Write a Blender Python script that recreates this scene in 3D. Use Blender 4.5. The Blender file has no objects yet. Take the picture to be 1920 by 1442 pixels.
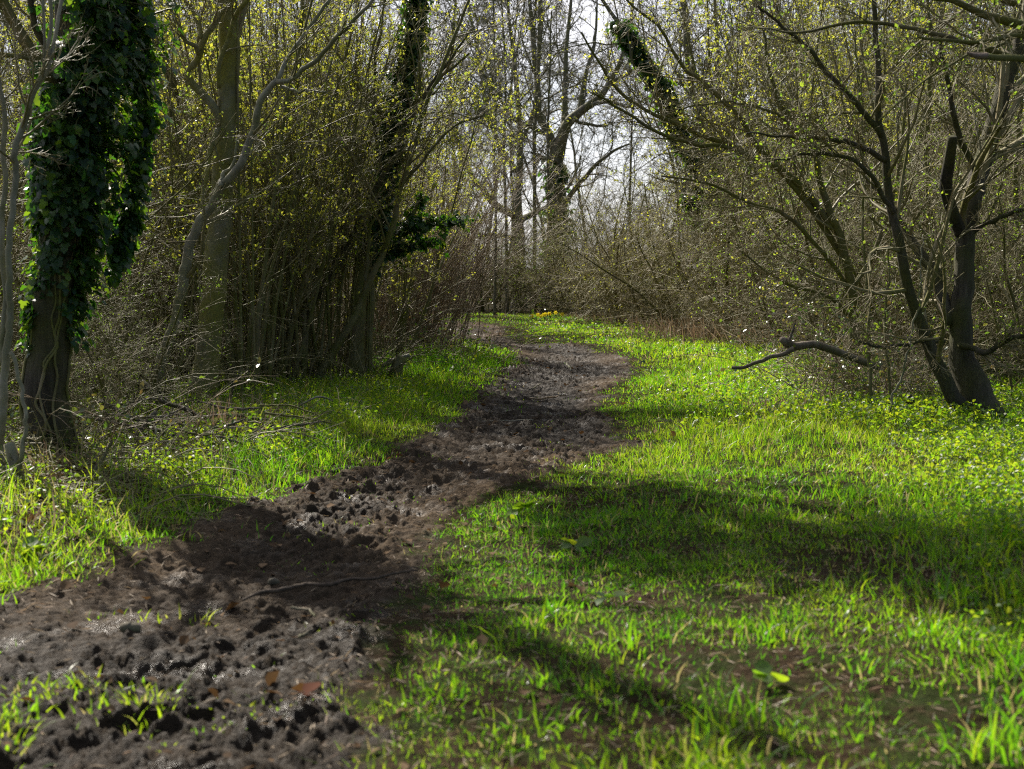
import bpy, math, random
import numpy as np
from mathutils import Vector

rad = math.radians
scene = bpy.context.scene
COL = scene.collection
RNG = np.random.default_rng(11)

# ------------------------------------------------------------------ viewpoint
F, CX, CY, HC, HOR = 2667.0, 960.0, 721.0, 1.2, 500.0
PITCH = math.atan((CY - HOR) / F)
CP, SP = math.cos(PITCH), math.sin(PITCH)

def ray(px, py):
    u, v = px - CX, CY - py
    return np.array([u, F * CP + v * SP, -F * SP + v * CP])

def at(px, py, Y):
    d = ray(px, py)
    return np.array([0, 0, HC]) + d * (Y / d[1])

def ground(px, py):
    d = ray(px, py)
    return np.array([0, 0, HC]) + d * (HC / -d[2])

# ------------------------------------------------------------------ noise
def _hash(ix, iy, seed):
    h = (ix.astype(np.int64) * 374761393 + iy.astype(np.int64) * 668265263 + seed * 974634777) & 0x7fffffff
    h = ((h ^ (h >> 13)) * 1274126177) & 0x7fffffff
    return ((h ^ (h >> 16)) & 0xffff) / 65535.0

def vnoise(x, y, seed=0):
    ix, iy = np.floor(x), np.floor(y)
    fx, fy = x - ix, y - iy
    fx = fx * fx * fx * (fx * (fx * 6 - 15) + 10)
    fy = fy * fy * fy * (fy * (fy * 6 - 15) + 10)
    a = _hash(ix, iy, seed); b = _hash(ix + 1, iy, seed)
    c = _hash(ix, iy + 1, seed); d = _hash(ix + 1, iy + 1, seed)
    return (a + (b - a) * fx) + ((c + (d - c) * fx) - (a + (b - a) * fx)) * fy   # 0..1

def fbm(x, y, seed=0, octv=3):
    s, a, n = 0, 1.0, 0
    for o in range(octv):
        ca, sa = math.cos(o * 1.1), math.sin(o * 1.1)
        s = s + a * vnoise((x * ca - y * sa) * 2 ** o, (x * sa + y * ca) * 2 ** o, seed + o * 17)
        n += a; a *= .5
    return s / n

def sstep(a, b, x):
    t = np.clip((x - a) / (b - a), 0, 1)
    return t * t * (3 - 2 * t)

# ------------------------------------------------------------------ the muddy path outline (metres on the ground)
_left = [(700, 609), (835, 619), (880, 632), (930, 645), (958, 657), (975, 675), (972, 690), (925, 712), (905, 742), (870, 768), (850, 798),
         (770, 836), (730, 872), (600, 898), (470, 943), (370, 983), (260, 1018), (110, 1076), (0, 1102), (-500, 1230)]
_right = [(690, 1442), (735, 1380), (700, 1290), (700, 1235), (742, 1170), (765, 1130), (770, 1092), (800, 1055), (765, 1010),
          (800, 968), (920, 912), (1080, 868), (1190, 842), (1205, 826), (1150, 800), (1130, 758), (1145, 720), (1195, 692),
          (1150, 672), (1095, 655), (1020, 646), (965, 640), (938, 629), (948, 613), (905, 605.5), (835, 602), (700, 599)]
POLY = np.array([ground(*p)[:2] for p in _left] + [(-3.2, 2.2), (-3.2, -3), (-.2, -3), (-.45, 2.2)] + [ground(*p)[:2] for p in _right])

def path_sd(x, y):
    """signed distance to the path's edge, positive on the mud"""
    x = np.asarray(x, float); y = np.asarray(y, float)
    d2 = np.full(x.shape, 1e9); ins = np.zeros(x.shape, bool)
    n = len(POLY)
    for i in range(n):
        ax, ay = POLY[i]; bx, by = POLY[(i + 1) % n]
        ex, ey = bx - ax, by - ay
        t = np.clip(((x - ax) * ex + (y - ay) * ey) / (ex * ex + ey * ey + 1e-9), 0, 1)
        d2 = np.minimum(d2, (x - ax - t * ex) ** 2 + (y - ay - t * ey) ** 2)
        c = ((ay > y) != (by > y)) & (x < (bx - ax) * (y - ay) / (by - ay + 1e-12) + ax)
        ins ^= c
    d = np.sqrt(d2)
    return np.where(ins, d, -d)

def path_sdw(x, y):
    return path_sd(x, y) + .36 * (fbm(x * 2.2, y * 1.6, 5, 3) - .5) * sstep(26, 18, y) + .16 * (fbm(x * 9, y * 9, 9, 2) - .5)

def gz(x, y, sd=None):
    x = np.asarray(x, float); y = np.asarray(y, float)
    if sd is None:
        sd = path_sd(x, y)
    z = .10 * (fbm(x * .3, y * .3, 3, 2) - .5) + .05 * (vnoise(x * 1.1, y * 1.1, 4) - .5)
    z = z + .07 * sstep(-.05, -1.2, sd) - .05 * sstep(-.1, .4, sd)
    far = np.hypot(x, y - 15)
    return z + 1.2 * sstep(60, 160, far) * fbm(x * .02, y * .02, 8, 2)

def gz1(x, y):
    return float(gz(np.array([x]), np.array([y]))[0])

# limits of the thickets on either side
_LE = np.array([ground(*p)[:2] for p in [(-300, 1010), (0, 930), (150, 885), (330, 830), (440, 770), (600, 742), (720, 738), (790, 670), (835, 625), (800, 608)]])
_RE = np.array([ground(*p)[:2] for p in [(2300, 900), (1960, 840), (1500, 800), (1440, 770), (1420, 690), (1330, 660), (1200, 622), (1080, 608), (900, 597)]])
_LV = np.array([ground(*p)[:2] for p in [(-300, 1095), (0, 1030), (150, 988), (250, 925), (400, 868), (500, 838), (610, 800), (700, 755), (800, 700), (840, 640), (838, 615)]])
def verge_edge(y):
    return np.interp(y, _LV[:, 1], _LV[:, 0]) + .34 * sstep(11.5, 9, y)
def left_edge(y):
    return np.interp(y, _LE[:, 1], _LE[:, 0])
def right_edge(y):
    return np.interp(y, _RE[:, 1], _RE[:, 0])

# ------------------------------------------------------------------ mesh helpers
def mesh_np(name, V, faces, mat, attrs=None, smooth=True):
    me = bpy.data.meshes.new(name)
    V = np.ascontiguousarray(V, dtype=np.float32)
    faces = [f for f in faces if len(f)]
    me.vertices.add(len(V)); me.vertices.foreach_set('co', V.ravel())
    li = np.concatenate([f.ravel() for f in faces]).astype(np.int32)
    tot = np.concatenate([np.full(len(f), f.shape[1], np.int32) for f in faces])
    st = np.concatenate([[0], np.cumsum(tot)[:-1]]).astype(np.int32)
    me.loops.add(len(li)); me.loops.foreach_set('vertex_index', li)
    me.polygons.add(len(tot)); me.polygons.foreach_set('loop_start', st)
    if smooth:
        me.polygons.foreach_set('use_smooth', np.ones(len(tot), dtype=bool))
    for k, a in (attrs or {}).items():
        at_ = me.attributes.new(k, 'FLOAT', 'POINT')
        at_.data.foreach_set('value', np.ascontiguousarray(a, np.float32))
    me.update(calc_edges=True)
    me.materials.append(mat)
    return me

def link(name, me, parent=None, loc=None):
    o = bpy.data.objects.new(name, me); COL.objects.link(o)
    if parent: o.parent = parent
    if loc is not None: o.location = [float(c) for c in loc]
    return o

def tag(o, label, cat, group=None):
    o['label'] = label; o['category'] = cat
    if group: o['group'] = group
    return o

def thing(name, label, cat, loc=(0, 0, 0), group=None):
    o = link(name, None, None, loc); o.empty_display_size = .2
    return tag(o, label, cat, group)

def dup(o, parent=None):
    c = o.copy(); COL.objects.link(c)
    if parent: c.parent = parent
    for ch in [k for k in o.children]:
        dup(ch, c)
    return c

class Geo:
    """collects tubes and leaves, then becomes one mesh"""
    def __init__(self):
        self.V = []; self.Q = []; self.T = []; self.A = []; self.n = 0
    def add(self, V, Q=None, T=None, a=None):
        V = V.reshape(-1, 3)
        self.V.append(V)
        self.A.append(np.zeros(len(V)) if a is None else np.broadcast_to(a, (len(V),)))
        if Q is not None: self.Q.append(Q.reshape(-1, 4) + self.n)
        if T is not None: self.T.append(T.reshape(-1, 3) + self.n)
        self.n += len(V); return self
    def tubes(self, P, R, sides=4, rough=0.0, seed=0, cap=False):
        P = np.asarray(P, float); R = np.asarray(R, float)
        if P.ndim == 2: P = P[None]; R = R[None]
        M, K, _ = P.shape
        T = np.gradient(P, axis=1)
        T /= np.linalg.norm(T, axis=2, keepdims=True) + 1e-9
        mt = np.abs(T.mean(axis=1)); ref = np.zeros((M, 3)); ref[np.arange(M), mt.argmin(axis=1)] = 1
        a = np.cross(T, ref[:, None, :]); a /= np.linalg.norm(a, axis=2, keepdims=True) + 1e-9
        b = np.cross(T, a)
        th = np.linspace(0, 2 * np.pi, sides, endpoint=False)
        RR = R[:, :, None] * np.ones(sides)
        if rough:
            L = np.concatenate([np.zeros((M, 1)), np.cumsum(np.linalg.norm(np.diff(P, axis=1), axis=2), axis=1)], axis=1)
            cx = np.cos(th)[None, None] * 1.6 + 7 + L[:, :, None] * 1.1 + seed; cy = np.sin(th)[None, None] * 1.6 + 3 + L[:, :, None] * 1.7
            RR = RR * (1 + rough * (fbm(cx, cy, seed, 3) - .5) * 2)
        V = P[:, :, None, :] + RR[..., None] * (np.cos(th)[None, None, :, None] * a[:, :, None, :] + np.sin(th)[None, None, :, None] * b[:, :, None, :])
        i = np.arange(M)[:, None, None] * K * sides + np.arange(K - 1)[None, :, None] * sides + np.arange(sides)[None, None, :]
        j = np.arange(M)[:, None, None] * K * sides + np.arange(K - 1)[None, :, None] * sides + ((np.arange(sides) + 1) % sides)[None, None, :]
        Q = np.stack([i, j, j + sides, i + sides], axis=-1)
        n0 = self.n
        tint = np.repeat(np.random.default_rng(seed + M).random(M), K * sides)
        self.add(V, Q, None, tint)
        if cap:
            for m in range(M):
                for kk, flip in ((0, 0), (K - 1, 1)):
                    s0 = n0 + m * K * sides + kk * sides
                    c = P[m, kk][None]
                    ids = s0 + np.arange(sides); nxt = s0 + (np.arange(sides) + 1) % sides
                    cen = np.full(sides, self.n)
                    tri = np.stack([cen, ids, nxt], 1) if flip else np.stack([cen, nxt, ids], 1)
                    self.V.append(c); self.A.append(np.zeros(1)); self.n += 1
                    self.T.append(tri)
        return self
    def leaves(self, P, N, U, S, tmpl, rng):
        """P centres, N normals, U direction of the leaf's tip, S sizes"""
        tv, tf = tmpl
        N = N / (np.linalg.norm(N, axis=1, keepdims=True) + 1e-9)
        U = U - (U * N).sum(1, keepdims=True) * N
        U /= np.linalg.norm(U, axis=1, keepdims=True) + 1e-9
        W = np.cross(U, N)
        V = P[:, None, :] + S[:, None, None] * (tv[None, :, 0, None] * W[:, None] + tv[None, :, 1, None] * U[:, None] + tv[None, :, 2, None] * N[:, None])
        k = len(tv)
        T = (np.arange(len(P)) * k)[:, None, None] + tf[None]
        self.add(V, None, T, np.repeat(rng.random(len(P)), k))
        return self
    def mesh(self, name, mat, off=None, smooth=True):
        V = np.concatenate(self.V)
        if off is not None: V = V - np.asarray(off)[None]
        fs = []
        if self.Q: fs.append(np.concatenate(self.Q))
        if self.T: fs.append(np.concatenate(self.T))
        return mesh_np(name, V, fs, mat, {'tint': np.concatenate(self.A)}, smooth)

# leaf outlines: x across, y along, z out of the plane
BUD = (np.array([[0, 0, 0], [.34, .5, .12], [0, 1, 0], [-.34, .5, .12]]), np.array([[0, 1, 2], [0, 2, 3]]))
OVAL = (np.array([[0, 0, 0], [.30, .25, .08], [.36, .55, .10], [0, 1, -.08], [-.36, .55, .10], [-.30, .25, .08], [0, .5, 0]]),
        np.array([[6, 0, 1], [6, 1, 2], [6, 2, 3], [6, 3, 4], [6, 4, 5], [6, 5, 0]]))
IVY = (np.array([[0, 0, 0], [.28, -.12, .04], [.52, .14, -.06], [.30, .36, .04], [.34, .62, -.02], [0, 1.0, -.12], [-.34, .62, -.02], [-.30, .36, .04], [-.52, .14, -.06], [-.28, -.12, .04], [0, .36, .06]]),
       np.array([[10, i, (i + 1) % 10] for i in range(10)]))
ROUND = (np.array([[0, 0, 0]] + [[.5 * math.sin(a), .5 - .5 * math.cos(a), .06 * math.cos(2 * a)] for a in np.linspace(.5, 2 * math.pi - .5, 8)] + [[0, .45, -.05]]),
         np.array([[9, i, i + 1] for i in range(8)] + [[9, 8, 0]]))

# ------------------------------------------------------------------ growth
def unit(v):
    return v / (np.linalg.norm(v, axis=-1, keepdims=True) + 1e-9)

def smooth_line(pts, K, rng=None, jit=0.0):
    """Catmull-Rom through the points, K samples evenly spaced"""
    p = np.asarray(pts, float)
    p = np.vstack([2 * p[0] - p[1], p, 2 * p[-1] - p[-2]])
    out = []
    for i in range(1, len(p) - 2):
        t = np.linspace(0, 1, 12, endpoint=False)[:, None]
        a, b, c, d = p[i - 1], p[i], p[i + 1], p[i + 2]
        out.append(.5 * (2 * b + (c - a) * t + (2 * a - 5 * b + 4 * c - d) * t ** 2 + (3 * b - a - 3 * c + d) * t ** 3))
    out.append(p[-2][None]); out = np.vstack(out)
    L = np.concatenate([[0], np.cumsum(np.linalg.norm(np.diff(out[:, :3], axis=0), axis=1))])
    s = np.linspace(0, L[-1], K)
    r = np.stack([np.interp(s, L, out[:, k]) for k in range(out.shape[1])], axis=1)
    if jit and rng is not None:
        n = rng.normal(0, jit, (K, 3)); n[0] = 0
        n = (n + np.roll(n, 1, 0) + np.roll(n, -1, 0)) / 3; n[0] = 0; n[-1] = 0
        r[:, :3] += n
    return r

def spawn(rng, P, R, n, t0, t1, ang, length, ratio, K, wig, trop=(0, 0, 0), end=.3, rmin=.0008, angsd=.25, shrink=.5, absolute=False):
    M, K0, _ = P.shape
    t = t0 + (t1 - t0) * (np.arange(n)[None] + rng.random((M, n))) / n
    f = np.clip(t * (K0 - 1), 0, K0 - 1.001); i = f.astype(int); w = (f - i)[..., None]
    m = np.arange(M)[:, None]
    base = P[m, i] * (1 - w) + P[m, i + 1] * w
    tan = unit(P[m, i + 1] - P[m, i])
    r = R[m, i] * (1 - w[..., 0]) + R[m, i + 1] * w[..., 0]
    PL = np.linalg.norm(np.diff(P, axis=1), axis=2).sum(1)[:, None]
    L = (length if absolute else length * PL) * (1 - shrink * t) * rng.uniform(.55, 1.35, t.shape)
    perp = unit(np.cross(tan, rng.normal(size=tan.shape)))
    a = np.clip(rng.normal(ang, angsd, t.shape), .1, 2.2)[..., None]
    d = (np.cos(a) * tan + np.sin(a) * perp).reshape(-1, 3)
    base = base.reshape(-1, 3); L = L.ravel(); r0 = np.maximum(r.ravel() * ratio, rmin)
    N = len(d); out = np.zeros((N, K, 3)); out[:, 0] = base
    st = (L / (K - 1))[:, None]; tr = np.asarray(trop)[None]
    for k in range(1, K):
        d = unit(d + rng.normal(0, wig, d.shape) + tr)
        out[:, k] = out[:, k - 1] + d * st
    rr = r0[:, None] * np.linspace(1, end, K)[None]
    return out, np.maximum(rr, rmin * .7)

def leaf_points(rng, P, per, t0=.3):
    M, K, _ = P.shape
    t = rng.uniform(t0, 1, (M, per)); f = np.clip(t * (K - 1), 0, K - 1.001); i = f.astype(int); w = (f - i)[..., None]
    m = np.arange(M)[:, None]
    return (P[m, i] * (1 - w) + P[m, i + 1] * w).reshape(-1, 3), unit(P[m, i + 1] - P[m, i]).reshape(-1, 3)

def put_leaves(g, rng, P, per, size, tmpl=BUD, keep=1.0, t0=.3, up=.4, spread=.02):
    c, d = leaf_points(rng, P, per, t0)
    if keep < 1:
        s = np.repeat(rng.random(len(P)) < keep, per); c, d = c[s], d[s]
    c = c + rng.normal(0, spread, c.shape)
    nrm = rng.normal(size=c.shape) + np.array([0, 0, up])
    u = d + rng.normal(0, .6, c.shape)
    g.leaves(c, nrm, u, size * rng.uniform(.6, 1.3, len(c)), tmpl, rng)

# ------------------------------------------------------------------ materials
def newmat(name):
    m = bpy.data.materials.new(name); m.use_nodes = True
    nt = m.node_tree
    for n in list(nt.nodes):
        if n.type != 'OUTPUT_MATERIAL': nt.nodes.remove(n)
    return m, nt, [n for n in nt.nodes if n.type == 'OUTPUT_MATERIAL'][0]

def nd(nt, t, **kw):
    n = nt.nodes.new(t)
    for k, v in kw.items():
        if k in n.inputs: n.inputs[k].default_value = v
        else: setattr(n, k, v)
    return n

def ramp(nt, fac, stops):
    r = nt.nodes.new('ShaderNodeValToRGB'); e = r.color_ramp.elements
    while len(e) < len(stops): e.new(.5)
    for el, (p, c) in zip(e, stops):
        el.position = p; el.color = (*c, 1) if len(c) == 3 else c
    nt.links.new(fac, r.inputs[0]); return r.outputs[0]

def mixc(nt, fac, a, b, mode='MIX'):
    m = nt.nodes.new('ShaderNodeMix'); m.data_type = 'RGBA'; m.blend_type = mode
    for s, v in ((m.inputs[0], fac), (m.inputs[6], a), (m.inputs[7], b)):
        if hasattr(v, 'is_linked'): nt.links.new(v, s)
        else: s.default_value = v if not isinstance(v, tuple) else ((*v, 1) if len(v) == 3 else v)
    return m.outputs[2]

def noise(nt, scale, detail=4, rough=.6, vec=None):
    n = nd(nt, 'ShaderNodeTexNoise', Scale=scale, Detail=detail, Roughness=rough)
    if vec is not None: nt.links.new(vec, n.inputs['Vector'])
    return n.outputs[0]

def math_(nt, op, a, b=None, clamp=False):
    m = nt.nodes.new('ShaderNodeMath'); m.operation = op; m.use_clamp = clamp
    for s, v in ((m.inputs[0], a), (m.inputs[1], b)):
        if v is None: continue
        if hasattr(v, 'is_linked'): nt.links.new(v, s)
        else: s.default_value = v
    return m.outputs[0]

def bark(name, dark, mid, light, moss=None, moss_amt=.5, stretch=.25, scale=14, bump=.5, rough=.85):
    m, nt, out = newmat(name)
    tc = nd(nt, 'ShaderNodeTexCoord'); mp = nd(nt, 'ShaderNodeMapping'); mp.inputs['Scale'].default_value = (1, 1, stretch)
    nt.links.new(tc.outputs['Object'], mp.inputs[0])
    n1 = noise(nt, scale, 6, .65, mp.outputs[0])
    c = ramp(nt, n1, [(.28, dark), (.5, mid), (.72, light)])
    att = nd(nt, 'ShaderNodeAttribute', attribute_name='tint')
    v = math_(nt, 'MULTIPLY_ADD', att.outputs['Fac'], .5); nt.nodes[-1].inputs[2].default_value = .75
    c = mixc(nt, 1.0, c, mixc(nt, v, (0, 0, 0), (1, 1, 1)), 'MULTIPLY')
    if moss:
        n2 = noise(nt, 3.0, 4, .6, tc.outputs['Object'])
        f = ramp(nt, n2, [(.5 - .35 * moss_amt, (0, 0, 0)), (.72 - .25 * moss_amt, (1, 1, 1))])
        n3 = noise(nt, 40, 2, .5, tc.outputs['Object'])
        c = mixc(nt, f, c, mixc(nt, n3, tuple(k * .55 for k in moss), tuple(k * 1.5 for k in moss)))
    b = nd(nt, 'ShaderNodeBsdfPrincipled', Roughness=rough); b.inputs['Specular IOR Level'].default_value = .3
    nt.links.new(c, b.inputs['Base Color'])
    if bump:
        n4 = noise(nt, scale * 3, 5, .7, mp.outputs[0])
        bp = nd(nt, 'ShaderNodeBump', Strength=bump, Distance=.02); nt.links.new(n4, bp.inputs['Height']); nt.links.new(bp.outputs[0], b.inputs['Normal'])
    nt.links.new(b.outputs[0], out.inputs[0])
    return m

def leafmat(name, cols, trans, tmix=.45, rough=.35, spec=.5):
    """cols / trans: ramps over the per-leaf random tint"""
    m, nt, out = newmat(name)
    att = nd(nt, 'ShaderNodeAttribute', attribute_name='tint')
    n = len(cols) - 1
    c = ramp(nt, att.outputs['Fac'], [(i / max(n, 1), k) for i, k in enumerate(cols)])
    t = ramp(nt, att.outputs['Fac'], [(i / max(len(trans) - 1, 1), k) for i, k in enumerate(trans)])
    b = nd(nt, 'ShaderNodeBsdfPrincipled', Roughness=rough); b.inputs['Specular IOR Level'].default_value = spec
    nt.links.new(c, b.inputs['Base Color'])
    tr = nd(nt, 'ShaderNodeBsdfTranslucent'); nt.links.new(t, tr.inputs[0])
    mx = nd(nt, 'ShaderNodeMixShader'); mx.inputs[0].default_value = tmix
    nt.links.new(b.outputs[0], mx.inputs[1]); nt.links.new(tr.outputs[0], mx.inputs[2]); nt.links.new(mx.outputs[0], out.inputs[0])
    return m

M_GREY = bark('grey_mossy_sunlit_bark', (0.075, 0.068, 0.05), (0.19, 0.175, 0.14), (0.33, 0.31, 0.27), (.17, .16, .035), .68, .5, 9, .4)  # moss raised and yellowed beyond its real cover to suggest sunlit bark
M_OAK = bark('ridged_dark_bark', (0.028, 0.023, 0.018), (0.075, 0.063, 0.046), (0.145, 0.125, 0.096), (.06, .062, .016), .4, .12, 26, 1.0)
M_PALE = bark('pale_smooth_bark', (.12, .11, .08), (.24, .22, .17), (.36, .34, .28), (.13, .13, .05), .35, .4, 12, .2, .7)
M_HAZEL = bark('olive_brown_bark', (0.09, 0.07, 0.04), (0.19, 0.155, 0.09), (0.3, 0.26, 0.17), (.10, .105, .02), .55, .3, 10, .3, .7)
M_THORN = bark('mossy_thorn_bark', (0.05, 0.042, 0.026), (0.12, 0.1, 0.058), (0.21, 0.185, 0.12), (.10, .10, .018), .6, .3, 12, .4)
M_TWIG = bark('brown_twigs', (0.15, 0.118, 0.065), (0.26, 0.21, 0.12), (0.38, 0.32, 0.21), (.12, .115, .03), .45, 1, 5, 0, .6)
M_REDTWIG = bark('red_brown_twigs', (0.13, 0.095, 0.055), (0.25, 0.185, 0.11), (0.36, 0.28, 0.18), None, 0, 1, 6, 0, .6)
M_SUNTWIG = bark('sunlit_tan_twigs', (.20, .155, .085), (.33, .265, .155), (.45, .38, .25), (.22, .21, .06), .4, 1, 5, 0, .55)  # lightened twig bark; sunlight on the bushes at the bend put into the colour
M_FARBARK = bark('far_grey_bark', (0.09, 0.085, 0.068), (0.16, 0.145, 0.115), (0.24, 0.22, 0.18), (.10, .105, .04), .35, .4, 5, 0)
M_DEAD = bark('dead_wood', (.06, .05, .036), (.14, .115, .085), (.26, .22, .17), (.08, .08, .03), .25, .2, 16, .5)
M_ROT = bark('rotten_dark_wood', (.01, .008, .006), (.03, .024, .016), (.07, .055, .035), (.05, .05, .012), .3, .2, 20, .8)
M_YOUNG = leafmat('young_yellow_leaves', [(.14, .17, .03), (.20, .22, .04), (.16, .20, .05)], [(.50, .52, .05), (.62, .60, .06), (.40, .55, .06)], .55, .45)
M_GREENLEAF = leafmat('fresh_green_leaves', [(.06, .11, .02), (.10, .15, .025)], [(.25, .45, .03), (.42, .55, .04)], .5, .4)
M_IVY = leafmat('ivy_leaves', [(.012, .032, .012), (.020, .052, .018), (.03, .065, .015), (.045, .085, .022)], [(.05, .18, .01), (.08, .26, .012), (.20, .40, .012), (.30, .48, .02)], .36, .38, .4)
M_BRAMBLE = leafmat('bramble_leaves', [(.03, .06, .02), (.05, .09, .025), (.08, .075, .03)], [(.15, .30, .03), (.25, .38, .03), (.3, .2, .06)], .35, .34, .5)
M_GRASS = leafmat('grass_blades', [(.032, .085, .010), (.055, .115, .012), (.09, .14, .015), (.20, .17, .07)], [(.12, .41, .010), (.26, .54, .012), (.47, .61, .016), (.5, .42, .16)], .55, .38, .4)
M_HERB = leafmat('ground_leaves', [(.04, .09, .015), (.07, .13, .02), (.10, .14, .02)], [(.22, .48, .015), (.40, .60, .02), (.52, .60, .02)], .5, .44, .4)
M_STRAW = leafmat('dry_stems', [(.20, .15, .09), (.30, .23, .15), (.24, .15, .09)], [(.30, .22, .13), (.38, .29, .18), (.32, .19, .10)], .3, .6, .3)
M_LITTER = leafmat('dead_leaves', [(.06, .038, .022), (.12, .075, .04), (.18, .12, .07)], [(.12, .06, .02), (.18, .09, .03), (.2, .12, .05)], .2, .8, .06)
M_PETAL = leafmat('yellow_petals', [(.80, .70, .04), (.82, .66, .03)], [(.85, .76, .05), (.85, .70, .03)], .4, .5, .3)
M_DAFLEAF = leafmat('blue_green_leaves', [(.04, .10, .05), (.06, .13, .06)], [(.12, .3, .08), (.18, .36, .1)], .35, .45, .4)

def soil_mat():
    m, nt, out = newmat('churned_soil')
    tc = nd(nt, 'ShaderNodeTexCoord'); ob = tc.outputs['Object']
    mud = nd(nt, 'ShaderNodeAttribute', attribute_name='mud').outputs['Fac']
    dry = nd(nt, 'ShaderNodeAttribute', attribute_name='dry').outputs['Fac']
    n1 = noise(nt, 5, 8, .65, ob); n2 = noise(nt, 34, 6, .7, ob); n3 = noise(nt, 150, 3, .6, ob)
    wet = mixc(nt, n2, (.0048, .0034, .0020), (.040, .0265, .0135))
    dryc = mixc(nt, n2, (.046, .031, .018), (.135, .094, .056))
    d = math_(nt, 'ADD', dry, math_(nt, 'MULTIPLY', math_(nt, 'SUBTRACT', n1, .5), 1.1), True)
    mudc = mixc(nt, d, wet, dryc)
    lit = ramp(nt, n2, [(.3, (.016, .011, .006)), (.5, (.038, .025, .013)), (.7, (.07, .048, .026))])
    green = mixc(nt, n3, (.018, .026, .007), (.036, .046, .012))
    litter = mixc(nt, ramp(nt, n1, [(.45, (0, 0, 0)), (.6, (1, 1, 1))]), lit, green)
    c = mixc(nt, mud, litter, mudc)
    # small pale grit and straw bits trodden into the mud
    vo = nd(nt, 'ShaderNodeTexVoronoi', Scale=55.0); nt.links.new(ob, vo.inputs['Vector'])
    sp = ramp(nt, vo.outputs['Distance'], [(.08, (1, 1, 1)), (.16, (0, 0, 0))])
    gate = ramp(nt, noise(nt, 9, 2, .5, ob), [(.55, (0, 0, 0)), (.62, (1, 1, 1))])
    c = mixc(nt, math_(nt, 'MULTIPLY', math_(nt, 'MULTIPLY', sp, gate), .55), c, (.22, .17, .12))
    b = nd(nt, 'ShaderNodeBsdfPrincipled'); nt.links.new(math_(nt, 'MULTIPLY_ADD', mud, .12), b.inputs['Specular IOR Level']); nt.nodes[-1].inputs[2].default_value = .02
    nt.links.new(c, b.inputs['Base Color'])
    wetp = ramp(nt, noise(nt, 2.6, 4, .6, ob), [(.54, (1, 1, 1)), (.64, (.42, .42, .42))])
    r = math_(nt, 'MULTIPLY', math_(nt, 'MULTIPLY_ADD', d, .3), wetp); nt.nodes[-1].inputs[0].default_value = 1
    ma = [n for n in nt.nodes if n.type == 'MATH' and n.operation == 'MULTIPLY_ADD'][-1]; ma.inputs[2].default_value = .66
    nt.links.new(ma.outputs[0], nt.nodes[-1].inputs[0])
    nt.links.new(r, b.inputs['Roughness'])
    h = math_(nt, 'ADD', n2, math_(nt, 'MULTIPLY', n3, .35))
    bp = nd(nt, 'ShaderNodeBump', Strength=.9, Distance=.03); nt.links.new(h, bp.inputs['Height']); nt.links.new(bp.outputs[0], b.inputs['Normal'])
    nt.links.new(b.outputs[0], out.inputs[0]); return m
M_SOIL = soil_mat()

# ------------------------------------------------------------------ ground and path: one sheet, split along the path's edge
def spaced(segs):
    out = [segs[0][0]]
    for a, b, s0, s1 in segs:
        y = a
        while y < b - 1e-6:
            s = s0 + (s1 - s0) * (y - a) / (b - a); y += s; out.append(min(y, b))
    return np.array(out)

gx = spaced([(-160, -20, 14, 3), (-20, -6, 1.2, .16), (-6, -3.2, .12, .03), (-3.2, -2.4, .025, .0125), (-2.4, 2.2, .0115, .0115), (2.2, 3.2, .0125, .03), (3.2, 6, .03, .12), (6, 20, .16, 1.2), (20, 160, 3, 14)])
gy = spaced([(-30, 0, 4, .3), (0, 2.8, .2, .04), (2.8, 6.4, .0105, .0105), (6.4, 8, .011, .0138), (8, 17, .014, .035), (17, 34, .04, .12), (34, 60, .3, 1.5), (60, 260, 3, 20)])
GX, GY = np.meshgrid(gx, gy)
fx, fy = GX.ravel(), GY.ravel()
near = (np.abs(fx) < 9) & (fy < 40)
sd = np.full(fx.shape, -5.0); sdw = sd.copy()
sd[near] = path_sd(fx[near], fy[near]); sdw[near] = path_sdw(fx[near], fy[near])
Z = gz(fx, fy, sd)
mudm = sstep(-.06, .07, sdw)
def billow(x, y, s): return 1 - np.abs(fbm(x, y, s, 2) * 2 - 1) * 2
clod = np.zeros_like(Z)
nn = near & (sdw > -.25)
x_, y_ = fx[nn], fy[nn]
wx = x_ + .06 * (vnoise(x_ * 7, y_ * 7, 21) - .5); wy = y_ + .06 * (vnoise(x_ * 7, y_ * 7, 22) - .5)
rough = .35 + .9 * fbm(x_ * 1.3, y_ * .9, 31, 2)
def worley(x, y, seed):
    ix, iy = np.floor(x), np.floor(y)
    best = np.full(x.shape, 9.); bid = np.zeros(x.shape)
    for dx in (-1, 0, 1):
        for dy in (-1, 0, 1):
            cx, cy = ix + dx, iy + dy
            d = np.hypot(cx + .1 + .8 * _hash(cx, cy, seed) - x, cy + .1 + .8 * _hash(cx, cy, seed + 1) - y)
            k = d < best
            best = np.where(k, d, best); bid = np.where(k, _hash(cx, cy, seed + 2), bid)
    return best, bid
clod[nn] = rough * ((.050 * (fbm(wx * 3.2, wy * 3.2, 41, 3) - .5)) + .026 * (fbm(wx * 24, wy * 24, 43, 2) - .5) + .016 * (vnoise(wx * 50, wy * 50, 44) - .5))
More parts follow.
